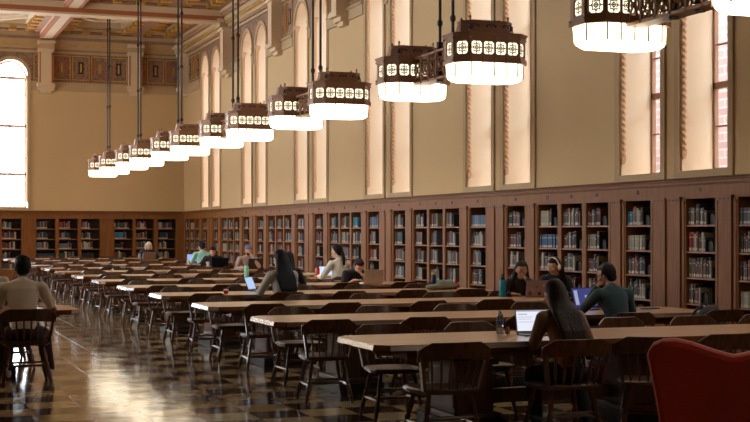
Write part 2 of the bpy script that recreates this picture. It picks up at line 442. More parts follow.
ledges(mR, YB, YF, opR); ledges(mL, YB, YF, opL); ledges(mF, XL, XR, opF)
def corbel(u, mp, name='corbel'):
    mb = MB(); w = .23
    def bx(a, b, z0, z1, pr, mi=0):
        v = [mp(a,z0,-pr),mp(b,z0,-pr),mp(b,z1,-pr),mp(a,z1,-pr),mp(a,z0,.02),mp(b,z0,.02),mp(b,z1,.02),mp(a,z1,.02)]
        mb.add(v, [(0,3,2,1),(4,5,6,7),(0,1,5,4),(1,2,6,5),(2,3,7,6),(3,0,4,7)], mi)
    bx(u-w-.04, u+w+.04, 6.56, 6.66, .22); bx(u-w-.07, u+w+.07, 6.66, 6.78, .34); bx(u-w+.03, u+w-.03, 6.46, 6.56, .14)
    bx(u-w, u+w, 6.78, 7.9, .3); 
    for a_, b_ in ((u-w+.0, u-w+.05), (u+w-.05, u+w)):
        v = [mp(a_,6.8,-.306),mp(b_,6.8,-.306),mp(b_,7.86,-.306),mp(a_,7.86,-.306),mp(a_,6.8,-.295),mp(b_,6.8,-.295),mp(b_,7.86,-.295),mp(a_,7.86,-.295)]
        mb.add(v, [(0,3,2,1),(4,5,6,7),(0,1,5,4),(1,2,6,5),(2,3,7,6),(3,0,4,7)], 1)
    bx(u-w-.04, u+w+.04, 7.9, 7.98, .36); bx(u-w-.02, u+w+.02, 7.98, 8.2, .42, 2); bx(u-w-.06, u+w+.06, 8.14, 8.24, .5)
    trim(mb, [M_cream, M_orange, M_stone])
BEAMS = [c+2.75 for c in PAIRS if c+2.75 < 46]
for u in BEAMS+[46.9]: corbel(u, mR)
for u in BEAMS: corbel(u, mL)
LB = [-2.65, .45, 5.30, 8.40]
for u in LB: corbel(u, mF)
# ceiling: slab, cross beams, long beams, stepped coffers
struct(MB().box(XL-1, XR+1, YB-1, YF+1, CEIL, CEIL+.2).build('ceiling', M_brownc))
def beam(x0, x1, y0, y1, z0, long_y):
    mb = MB(); mb.box(x0, x1, y0, y1, z0, CEIL, 0)
    if long_y:
        w = .09
        mb.box(x0-.012, x0+w, y0, y1, z0-.012, z0+.1, 1); mb.box(x1-w, x1+.012, y0, y1, z0-.012, z0+.1, 1)
        mb.box(x0-.06, x1+.06, y0, y1, z0+.3, z0+.42, 2)
    else:
        w = .1
        mb.box(x0, x1, y0-.012, y0+.02, z0+.06, z0+.19, 1); mb.box(x0, x1, y1-.02, y1+.012, z0+.06, z0+.19, 1)
        mb.box(x0, x1, y0-.07, y1+.07, z0+.42, z0+.52, 2)
    return trim(mb, [M_cream, M_orange, M_gold])
for y in BEAMS: beam(XL, XR, y-.25, y+.25, 8.12, False)
yb = [YB]+BEAMS+[YF-.3]
for x in LB[:3]:
    for a, b in zip(yb, yb[1:]): beam(x-.24, x+.24, a+.26, b-.26, 8.3, True)
def coffer(x0, x1, y0, y1, rich):
    mb = MB()
    def ring(i, z0, z1, w, mi):
        a0, a1, b0, b1 = x0+i, x1-i, y0+i, y1-i
        mb.box(a0, a1, b0, b0+w, z0, z1, mi); mb.box(a0, a1, b1-w, b1, z0, z1, mi)
        mb.box(a0, a0+w, b0+w, b1-w, z0, z1, mi); mb.box(a1-w, a1, b0+w, b1-w, z0, z1, mi)
    ring(0, 8.5, CEIL, .22, 2); ring(.22, 8.58, CEIL, .1, 0); ring(.32, 8.64, CEIL, .16, 3); ring(.48, 8.7, CEIL, .06, 0)
    n = int((x1-x0)/.62)
    for i in range(n):
        x = x0+(i+.5)*(x1-x0)/n
        for yy in (y0+.22, y1-.5): mb.box(x-.12, x+.12, yy, yy+.28, 8.48, 8.62, 1)
    n = int((y1-y0)/.62)
    for i in range(n):
        y = y0+(i+.5)*(y1-y0)/n
        for xx in (x0+.22, x1-.5): mb.box(xx, xx+.28, y-.12, y+.12, 8.48, 8.62, 1)
    if rich:
        cx, cy = (x0+x1)/2, (y0+y1)/2; R = min(x1-x0, y1-y0)/2-.55
        def oc(r): return [(cx+r*1.15*math.cos(PI/8+PI/4*i), cy+r*1.15*math.sin(PI/8+PI/4*i)) for i in range(8)]
        for r0, r1, z, mi in ((R, R-.18, 8.62, 0), (R-.18, R-.34, 8.7, 1), (R-.34, R-.42, 8.66, 0)):
            A, B = oc(r0), oc(r1)
            for i in range(8):
                j = (i+1)%8
                mb.add([(A[i][0],A[i][1],z),(A[j][0],A[j][1],z),(B[j][0],B[j][1],z),(B[i][0],B[i][1],z),(A[i][0],A[i][1],CEIL),(A[j][0],A[j][1],CEIL),(B[j][0],B[j][1],CEIL),(B[i][0],B[i][1],CEIL)],
                       [(0,1,2,3),(3,2,6,7),(0,4,5,1)], mi)
        mb.lathe([(.5, 0), (.42, -.1), (.2, -.12), (.08, -.26), (.02, -.3)], 12, 1, Matrix.Translation((cx, cy, CEIL)))
        for i in range(8):
            a = PI/4*i; mb.ell((cx+.75*math.cos(a), cy+.75*math.sin(a), CEIL-.05), (.16, .16, .1), mi=4, n=8)
    else:
        k = int((x1-x0-.9)/.42)
        for i in range(k):
            x = x0+.5+.42*i
            mb.box(x, x+.1, y0+.5, y1-.5, 8.62, CEIL, 0)
            m2 = int((y1-y0-1)/.3)
            for j in range(m2):
                y = y0+.55+.3*j
                mb.box(x+.14, x+.38, y, y+.2, 8.66+.05*(j % 2), CEIL, 1 if j % 3 else 2)
    return trim(mb, [M_cream, M_gold, M_brownc, M_stone, M_bluegrey])
for a, b in list(zip(yb, yb[1:]))[-3:]:
    coffer(LB[2]+.24, LB[3]-.1, a+.25, b-.25, True)
    coffer(LB[3]-.1, XR-.4, a+.25, b-.25, False)
    coffer(LB[1]+.24, LB[2]-.24, a+.25, b-.25, True)

# outside
struct(MB().box(17, 17.4, -15, 75, -1, 9.5).build('wall_outside', brick_mat()))
struct(MB().box(XR+1.3, 17, -15, 75, -1, -.3).build('path_outside', plain('paving', lin(170, 160, 148), .9)))

# ------------------------------------------------------------------ panelling with bookcase openings
OPW, OPT, OPB, CASE_D = .69, 2.09, .32, .36
CORN = 2.37
openR = []
for j in range(-3, 6):
    for o in (-1.97, -.80, 0, .80, 1.97):
        y = 18.63+5.5*j+o
        if 0 < y < 46.95: openR.append(round(y, 3))
openR.sort()
openF = [(3.856+4.49)/2, (5.03+5.635)/2, (5.81+6.405)/2, (6.57+7.18)/2, (7.74+8.335)/2, (8.51+9.09)/2, (9.30+9.88)/2]
openF = [round(v, 3) for v in openF]
openF += [round(5.72-v, 3) for v in openF if XL+.5 < 5.72-v < 3.2]
openF = sorted(openF)
def panelling(mp, u0, u1, opens, ix):
    mb = MB()
    def bx(a, b, z0, z1, pr, back=0.0, mi=0):
        v = [mp(a,z0,-pr),mp(b,z0,-pr),mp(b,z1,-pr),mp(a,z1,-pr),mp(a,z0,back),mp(b,z0,back),mp(b,z1,back),mp(a,z1,back)]
        mb.add(v, [(0,3,2,1),(4,5,6,7),(0,1,5,4),(1,2,6,5),(2,3,7,6),(3,0,4,7)], mi)
    PR = CASE_D+.03   # panelling stands this far off the plaster wall
    cur = u0; gaps = []
    for c in opens:
        gaps.append((cur, c-OPW/2)); cur = c+OPW/2
    gaps.append((cur, u1))
    for a, b in gaps: bx(a, b, 0, OPT, 0, PR)
    bx(u0, u1, OPT, CORN-.05, 0, PR); bx(u0, u1, 0, .12, .03, 0, 0)
    for c in opens: bx(c-OPW/2, c+OPW/2, .12, OPB, 0, PR)
    # frieze mouldings and cornice
    bx(u0, u1, 2.12, 2.13, .008); bx(u0, u1, 2.27, 2.285, .02); bx(u0, u1, 2.285, 2.33, .05); bx(u0, u1, 2.33, CORN, .09)
    bx(u0, u1, 2.345, CORN-.01, .09, PR+.04)
    # pilasters on the wide gaps
    for a, b in gaps:
        g = b-a
        if g > .4 and g < 1.2:
            for (p, q) in ([(a+.1, b-.1)] if g < .7 else [(a+.1, a+.4), (b-.4, b-.1)]):
                bx(p, q, .14, 2.05, .025); bx(p-.01, q+.01, 2.05, 2.10, .035); bx(p-.02, q+.02, 2.10, 2.118, .045)
                bx(p-.01, q+.01, .12, .3, .04)
                n = 3
                for i in range(n):
                    m_ = p+(q-p)*(i+.5)/n; bx(m_-.012, m_+.012, 2.065, 2.083, .04, 0, 1)
            bx(a+.02, a+.07, 2.03, 2.06, .02); bx(b-.07, b-.02, 2.03, 2.06, .02)
            bx(a+.02, a+.06, .14, 2.03, .01); bx(b-.06, b-.02, .14, 2.03, .01)
    return trim(mb, [M_panel, M_black], bevel=0)
# here d counts from the panel face: the face sits at XR / YF, plaster wall starts just behind the case depth
pR = lambda u, z, d: (XR+d, u, z)
pF = lambda u, z, d: (u, YF+d, z)
panelling(pR, YB, YF, openR, 0)
panelling(pF, XL, XR, openF, 1)
panelling(mL, YB, YF, [], 2)

ROWZ = [.32, .68, 1.03, 1.38, 1.74]
SHELFN = ['bottom', 'fourth', 'third', 'second', 'top']
PAL = [((182,172,146),'cream'), ((150,138,112),'tan'), ((96,60,44),'brown'), ((70,40,34),'dark brown'), ((104,36,32),'dark red'),
       ((40,56,48),'dark green'), ((44,52,70),'navy'), ((90,96,98),'grey'), ((50,50,52),'charcoal'), ((120,112,92),'olive grey'),
       ((160,80,60),'rust'), ((110,120,130),'blue grey'), ((188,178,160),'ivory'), ((30,26,26),'black'), ((128,84,76),'dusty rose')]
SETS = {'teal': (36,124,150), 'blue': (50,92,130), 'red': (160,36,30), 'maroon': (112,38,44), 'navy': (28,48,70), 'green': (52,84,66), 'pale blue': (92,116,140)}
def shelf_books(rng, force=None):
    """list of (x offset, width, height, depth, rgb, colour name) for one shelf"""
    out = []; x = -OPW/2+.012; end = x+(OPW-.03)*rng.uniform(.38, .78)
    if force and force[1] >= .9: end = OPW/2-.02
    mode = rng.random(); col = rng.choice(PAL); h0 = rng.uniform(.2, .26)
    k = 0; nset = rng.randint(3, 9) if (mode < .4 or force) else 0
    if force: nset = 99 if force[1] >= .5 else 3; col = (SETS[force[0]], force[0])
    elif nset and rng.random() < .3: n_ = rng.choice(list(SETS)); col = (SETS[n_], n_)
    while x < end:
        if k < nset: c = col; w = .042; h = h0+rng.uniform(-.004, .004)
        else: c = rng.choice(PAL); w = rng.uniform(.022, .055); h = rng.uniform(.19, .28)
        if x+w > OPW/2-.01: break
        out.append((x, w, h, rng.uniform(.14, .2), c[0], c[1])); x += w+.0015; k += 1
    return out
FORCE = {}
def near_open(y): return min(openR, key=lambda v: abs(v-y))
FORCE[('R', near_open(19.33), 3)] = ('blue', 1); FORCE[('R', near_open(16.6), 4)] = ('teal', .3); FORCE[('R', near_open(15.0), 3)] = ('red', .3)
FORCE[('R', near_open(17.8), 2)] = ('maroon', .4); FORCE[('R', near_open(22.1), 4)] = ('pale blue', 1); FORCE[('R', near_open(18.55), 3)] = ('maroon', .3)
FORCE[('F', openF[[i for i, v in enumerate(openF) if v > 5][0]], 1)] = ('navy', 1)
FORCE[('F', [v for v in openF if v > 8.7][0], 1)] = ('maroon', .5)
FORCE[('F', [v for v in openF if v > 5.9][0], 4)] = ('red', .3)

case_proto = None
def make_case():
    r = empty('bookcase', (0, 0, 0))
    w = OPW/2; m = MB(); d = CASE_D
    m.box(-w, w, d-.02, d, OPB-.02, OPT, 1); m.box(-w, -w+.012, .004, d-.02, OPB, OPT, 0); m.box(w-.012, w, .004, d-.02, OPB, OPT, 0)
    m.box(-w, w, .004, d-.02, OPB-.03, OPB, 0); m.box(-w, w, .004, d-.02, OPT, OPT+.02, 0)
    m.build('case', [M_panel, M_caseback], r)
    for z in ROWZ[1:]:
        b = MB().box(-w+.012, w-.012, .012, d-.022, z-.024, z).build('shelf', M_shelf, r)
    return r
case_proto = make_case()
ct_tree = tree_of(case_proto)
single, rest, ends = [], [], []
first = True; num = {}
vis = sorted([y for y in openR if y > 13.4])
for i, y in enumerate(vis): num[('R', y)] = 72-i
for i, x in enumerate(sorted([v for v in openF if v > 3.5], reverse=True)): num[('F', x)] = 72-len(vis)-i
for wall, lst in (('R', openR), ('F', openF)):
    for u in lst:
        if (wall, u) not in num: continue
        loc = (XR, u, 0) if wall == 'R' else (u, YF, 0); rz = -PI/2 if wall == 'R' else 0
        if first: c = case_proto; c.location = loc; c.rotation_euler = (0, 0, rz); first = False
        else: c = copy_tree(ct_tree, loc, rz)
        n = num[(wall, u)]
        where = 'long side wall' if wall == 'R' else 'far end wall'
        tag(c, 'open built-in wooden bookcase with five shelves in the %s, numbered %d above' % (where, n), 'bookcase', 'built-in bookcases of the %s' % where)
        text_mesh('number_sign', str(n), .085, M_black, Matrix.Translation((0, -.004, 2.2)) @ Matrix.Rotation(PI/2, 4, 'X'), c)
        rng = random.Random(int(u*100)+(5000 if wall == 'F' else 0))
        T = Matrix.Translation(loc) @ Matrix.Rotation(rz, 4, 'Z')
        dist = math.hypot(*(T.translation[:2]))
        for row, z in enumerate(ROWZ):
            bs = shelf_books(rng, FORCE.get((wall, u, row)))
            for k, b in enumerate(bs):
                pull = rng.uniform(.03, .05)
                (single if row > 0 or dist < 16 else rest).append((dist+(3 if row == 0 else 0), T, z, pull, b, k, row, n, wall))
            if dist < 24 and row > 0: ends.append((T, z, bs[-1][0]+bs[-1][1], row, n))
single.sort(key=lambda t: t[0])
rest += single[300:]; single = single[:300]
def unit_book():
    m = MB()
    m.box(0, 1, .06, 1, 0, 1, 0)                      # boards
    m.add([(0.0,.06,0),(.18,0,0),(.82,0,0),(1,.06,0),(0,.06,1),(.18,0,1),(.82,0,1),(1,.06,1)], [(0,1,5,4),(1,2,6,5),(2,3,7,6),(0,3,2,1),(4,5,6,7)], 0)   # rounded spine
    m.box(.1, .9, .1, .985, .985, 1.004, 1)            # page block seen from above
    m.add([(.14,-.006,.05),(.86,-.006,.05),(.86,-.006,.2),(.14,-.006,.2)], [(0,1,2,3)], 2)
    m.add([(.2,-.006,.72),(.8,-.006,.72),(.8,-.006,.78),(.2,-.006,.78)], [(0,1,2,3)], 2)
    o = m.build('book', [M_book, M_page, M_label]); return o
ub = unit_book(); used = False
for (dist, T, z, pull, b, k, row, n, wall) in single:
    o = ub if not used else ub.copy()
    if used: C.objects.link(o)
    used = True
    x, w, h, d, rgb, cname = b
    o.matrix_world = T @ Matrix.Translation((x, pull, z)) @ Matrix.Diagonal((w, d, h, 1))
    o.color = lin(*[int(c*.85) for c in rgb])
    tag(o, '%s book standing %s from the left on the %s shelf of bookcase %d' % (cname, NTH[k], SHELFN[row], n), 'book', 'books on the side wall shelves')
me_v, me_f, cols, mi = [], [], [], []
for (dist, T, z, pull, b, k, row, n, wall) in rest:
    x, w, h, d, rgb, cname = b
    m = MB().box(x, x+w, pull, pull+d, z, z+h); m.add([(x+.1*w,pull-.002,z+.05*h),(x+.9*w,pull-.002,z+.05*h),(x+.9*w,pull-.002,z+.2*h),(x+.1*w,pull-.002,z+.2*h)], [(0,1,2,3)])
    o0 = len(me_v); me_v += [tuple(T @ Vector(v)) for v in m.v]; me_f += [tuple(i+o0 for i in f) for f in m.f]
    cols += [lin(*[int(c*.82) for c in rgb])]*6+[lin(170,160,138)]
me = bpy.data.meshes.new('shelved_books'); me.from_pydata(me_v, [], me_f); me.materials.append(M_books)
ca = me.color_attributes.new('col', 'FLOAT_COLOR', 'CORNER'); arr = []
for p, c_ in zip(me.polygons, cols): arr += list(c_)*p.loop_total
ca.data.foreach_set('color', arr)
o = bpy.data.objects.new('shelved_books', me); C.objects.link(o)
tag(o, 'many mixed books filling the more distant bookcases of both walls', 'books'); struct(o, 'stuff')
be = None
for T, z, x, row, n in ends:
    if be is None:
        m = MB(); m.box(0, .002, .0, .1, 0, .15, 0)
        pr = [(-.0, 0)]+[( .001+.0, 0)]
        arch = [(.055-.055*math.cos(PI*i/10), .09+.055*math.sin(PI*i/10)) for i in range(11)]
        m.add([(.002+a*1.0, .03, zz) for a, zz in [(0, 0)]+arch+[(.11, 0)]]+[(.002+a, .033, zz) for a, zz in [(0, 0)]+arch+[(.11, 0)]],
              [tuple(range(13)), tuple(range(13, 26))[::-1]]+[(i, (i+1)%13, (i+1)%13+13, i+13) for i in range(13)], 0)
        be = o = m.build('bookend', M_black)
    else: o = be.copy(); C.objects.link(o)
    o.matrix_world = T @ Matrix.Translation((min(x+.002, OPW/2-.13), .06, z))
    tag(o, 'black metal bookend after the books on the %s shelf of bookcase %d' % (SHELFN[row], n), 'bookend', 'metal bookends on the side wall shelves')

# ------------------------------------------------------------------ tables
def ringp(mb, p0, z0, p1, z1, mi=0):
    n = len(p0); mb.add([(x, y, z0) for x, y in p0]+[(x, y, z1) for x, y in p1], [(i, (i+1)%n, (i+1)%n+n, i+n) for i in range(n)], mi)
TX0, TX1 = 3.60, 8.70; TW = 1.10
Dk = [10.23+2.83*k for k in range(13)]
TH_TOP = .76
def make_table():
    r = empty('reading_table', (0, 0, 0)); hx = (TX1-TX0)/2; hy = TW/2; c = .11
    def octa(i): return [(-hx+i, -hy+c+i*.4), (-hx+c+i*.4, -hy+i), (hx-c-i*.4, -hy+i), (hx-i, -hy+c+i*.4), (hx-i, hy-c-i*.4), (hx-c-i*.4, hy-i), (-hx+c+i*.4, hy-i), (-hx+i, hy-c-i*.4)]
    m = MB(); m.prism(octa(.0145), .744, TH_TOP)
    m.build('tabletop', M_table, r, bevel=.002)
    m = MB(); m.prism(octa(.0), .712, .716); ringp(m, octa(0), .716, octa(.0125), .757); m.prism(octa(.0125), .756, .7572); m.prism(octa(.02), .70, .712)
    m.build('edge_moulding', M_tedge, r)
    AI = .3; m = MB(); m.box(-hx+AI, hx-AI, -hy+.14, -hy+.165, .63, .70); m.box(-hx+AI, hx-AI, hy-.165, hy-.14, .63, .70)
    m.box(-hx+AI, -hx+AI+.025, -hy+.165, hy-.165, .63, .70); m.box(hx-AI-.025, hx-AI, -hy+.165, hy-.165, .63, .70); m.box(-hx+.185, hx-.185, -.02, .02, .64, .70)
    m.build('apron', M_tedge, r)
    for x in (-hx+.95, 0, hx-.95):
        m = MB(); m.box(x-.17, x+.17, -.28, .28, .16, .60, 0); m.box(x-.2, x+.2, -.33, .33, .555, .60, 0)
        m.box(x-.176, x+.176, -.24, .24, .2, .52, 0); m.box(x-.22, x+.22, -.36, .36, .115, .16, 0)
        p = m.build('pedestal', M_ped, r, bevel=.006)
        MB().box(x-.24, x+.24, -.39, .39, .0, .115).build('plinth', M_black, p, bevel=.006)
    m = MB(); m.box(-hx+.95, hx-.95, -.035, .035, .2, .32); m.build('stretcher', M_ped, r)
    return r
tproto = make_table(); tt = tree_of(tproto); tf = True
def table_at(x, y, label, group):
    global tf
    if tf: o = tproto; o.location = (x, y, 0); tf = False
    else: o = copy_tree(tt, (x, y, 0), 0)
    return tag(o, label, 'table', group)
for k, y in enumerate(Dk):
    table_at((TX0+TX1)/2, y, 'long wooden reading table, the %s table of the main row beneath the hanging lamps' % ORD[k], 'long reading tables between aisle and bookcases')
LXC = 2.12-(TX1-TX0)/2
for k in (2, 3, 4, 5):
    table_at(LXC, Dk[k], 'long wooden reading table across the open aisle, in line with the %s main table' % ORD[k], 'reading tables on the other side of the aisle')

# ------------------------------------------------------------------ chairs
def chair_parts(joined=False):
    parts = []   # (name, MB, bevel, smooth)
    def seatpoly(k=1.0):
        return [(-.20*k, -.21), (-.225*k, -.1), (-.235*k, .08), (-.22*k, .19), (-.12*k, .225), (.12*k, .225), (.22*k, .19), (.235*k, .08), (.225*k, -.1), (.20*k, -.21), (.1*k, -.225), (-.1*k, -.225)]
    m = MB(); m.prism(seatpoly(), .425, .448); m.prism([(x*.93, y*.93) for x, y in seatpoly()], .412, .425); m.prism([(x*.96, y*.96) for x, y in seatpoly()], .448, .454)
    parts.append(('seat', m, .006, 0))
    def back_y(x, z): return -.19-.05*(1-(x/.27)**2)-(z-.45)*.16
    m = MB(); n = 12; top = []; vs = []
    for i in range(n+1):
        x = -.27+.54*i/n; a = abs(x)
        zt = .815-(0 if a < .19 else (a-.19)/.08*.06); zb = .675+.012*math.cos(x*9)
        for z, dy in ((zb, -.012), (zt, -.012), (zt, .012), (zb, .012)): vs.append((x, back_y(x, z)+dy, z))
    fs = []
    for i in range(n):
        a, b = i*4, i*4+4
        for j in range(4): fs.append((a+j, a+(j+1)%4, b+(j+1)%4, b+j))
    fs += [(3,2,1,0), tuple(n*4+j for j in range(4))]
    m.add(vs, fs); parts.append(('crest_rail', m, .004, 0))
    for s in (-1, 1):
        m = MB(); x0, x1 = s*.205, s*.245
        p0 = (x0, back_y(x0, .44)+.02, .44); p1 = (x1, back_y(x1, .69), .70); w, d = .012, .027
        vs = [(p[0]+a*w, p[1]+b*d, p[2]) for p in (p0, p1) for a, b in ((-1,-1),(1,-1),(1,1),(-1,1))]
        m.add(vs, [(0,3,2,1),(4,5,6,7),(0,1,5,4),(1,2,6,5),(2,3,7,6),(3,0,4,7)])
        parts.append(('back_post', m, .004, 0))
    for i in range(6):
        x = -.15+.06*i; x1 = x*1.18; m = MB()
        m.bar((x, back_y(x, .44)+.025, .44), (x1, back_y(x1, .68), .69), 0, n=6, prof=[(.007, 0), (.008, .15), (.012, .45), (.012, .55), (.008, .8), (.007, 1)])
        parts.append(('spindle', m, 0, 1))
    feet = {}
    for sx in (-1, 1):
        for sy in (-1, 1):
            t = Vector((sx*.15, sy*.14, .42)); b = Vector((sx*.225, sy*.215 if sy > 0 else -.23, 0)); feet[sx, sy] = (t, b)
            m = MB(); m.bar(b, t, 0, n=8, prof=[(.013, 0), (.015, .06), (.02, .2), (.023, .38), (.015, .44), (.022, .47), (.022, .52), (.015, .55), (.024, .7), (.017, .9), (.017, 1)])
            parts.append(('leg', m, 0, 1))
    L = lambda sx, sy, f: feet[sx, sy][1].lerp(feet[sx, sy][0], f)
    for sx in (-1, 1):
        m = MB(); m.bar(L(sx, -1, .42), L(sx, 1, .42), 0, n=8, prof=[(.009, 0), (.016, .45), (.016, .55), (.009, 1)]); parts.append(('stretcher', m, 0, 1))
    m = MB(); m.bar((L(-1, -1, .42)+L(-1, 1, .42))/2, (L(1, -1, .42)+L(1, 1, .42))/2, 0, n=8, prof=[(.009, 0), (.017, .5), (.009, 1)]); parts.append(('stretcher', m, 0, 1))
    m = MB(); m.bar(L(-1, -1, .55), L(1, -1, .55), 0, n=8, prof=[(.009, 0), (.014, .5), (.009, 1)]); parts.append(('stretcher', m, 0, 1))
    return parts
cp = chair_parts()
chp = empty('spindle_chair', (0, 0, 0))
for n_, m, bv, sm in cp: m.build(n_, M_chair, chp, smooth=40 if sm else None, bevel=bv)
chtree = tree_of(chp)
jm = MB()
for n_, m, bv, sm in cp: jm.add(m.v, m.f)
chj = jm.build('spindle_chair', M_chair, smooth=35); ch_used = [False, False]
def chair_at(x, y, rz, label, group, simple=False):
    i = 1 if simple else 0
    if not ch_used[i]: o = (chj if simple else chp); o.location = (x, y, 0); o.rotation_euler = (0, 0, rz); ch_used[i] = True
    elif simple: o = chj.copy(); C.objects.link(o); o.location = (x, y, 0); o.rotation_euler = (0, 0, rz)
    else: o = copy_tree(chtree, (x, y, 0), rz)
    return tag(o, label, 'chair', group)
rc = random.Random(11)
NEAR = {0: [4.05, 5.06, 5.86, 6.5, 7.15, 8.1], 1: [4.02, 5.02, 6.15, 7.27, 8.42], 3: [4.2, 5.25, 6.2, 7.1, 8.1], 4: [4.15, 5.1, 6.15, 7.1, 8.1], 5: [4.2, 5.1, 6.2, 7.1, 8.02], 9: [4.2, 5.1, 6.2, 7.1, 8.0]}
FAR = {0: [4.22, 5.1, 5.95, 6.75, 7.53, 8.3], 1: [4.23, 5.25, 6.18, 7.2, 8.15], 2: [4.2, 5.2, 6.2, 7.25, 8.24], 4: [4.2, 5.1, 6.0, 6.9, 7.78], 7: [4.2, 5.2, 6.2, 7.2, 8.14], 8: [4.2, 5.2, 6.2, 7.1, 8.03], 11: [4.2, 5.2, 6.1, 7.0, 7.88]}
SIT = {('n', 0, 5.06), ('n', 1, 7.27), ('n', 3, 5.25), ('n', 4, 6.15), ('n', 5, 8.02), ('n', 9, 8.0), ('f', 2, 8.24), ('f', 4, 7.78), ('f', 7, 8.14), ('f', 8, 8.03), ('f', 11, 7.88)}
for k, y in enumerate(Dk):
    for side in 'nf':
        xs = (NEAR if side == 'n' else FAR).get(k, [4.2, 5.15, 6.15, 7.1, 8.1])
        for i, x in enumerate(xs):
            sit = (side, k, x) in SIT
            j = 0 if (k < 2 or sit) else rc.uniform(-.06, .06)
            dy = (.84 if sit else .76+rc.uniform(-.03, .05)); rz = 0 if sit else rc.uniform(-.12, .12)
            if side == 'n' and k == 0 and i == 2: rz = -.5; dy = .86
            yy = y-dy if side == 'n' else y+dy
            chair_at(x+j, yy, rz+(0 if side == 'n' else PI), 'brown spindle-back chair, %s from the aisle, on the %s side of the %s main table' % (NTH[i], 'entrance' if side == 'n' else 'far', ORD[k]),
                     'spindle-back chairs at the main tables', simple=k > 6).scale = ((1.12, 1, 1) if k == 0 and side == 'n' else (1, 1, 1))
for k in (2, 3, 4, 5):
    for side in 'nf':
        for i, x in enumerate((1.46, .5)):
            sit = side == 'n' and k in (2, 3) and i == 0
            yy = Dk[k]-(.9 if sit else .78) if side == 'n' else Dk[k]+.78
            chair_at(x, yy, 0 if side == 'n' else PI, 'spindle-back chair across the aisle, %s from its end, %s side, beside the %s main table' % (NTH[i], 'entrance' if side == 'n' else 'far', ORD[k]),
                     'spindle-back chairs across the aisle')

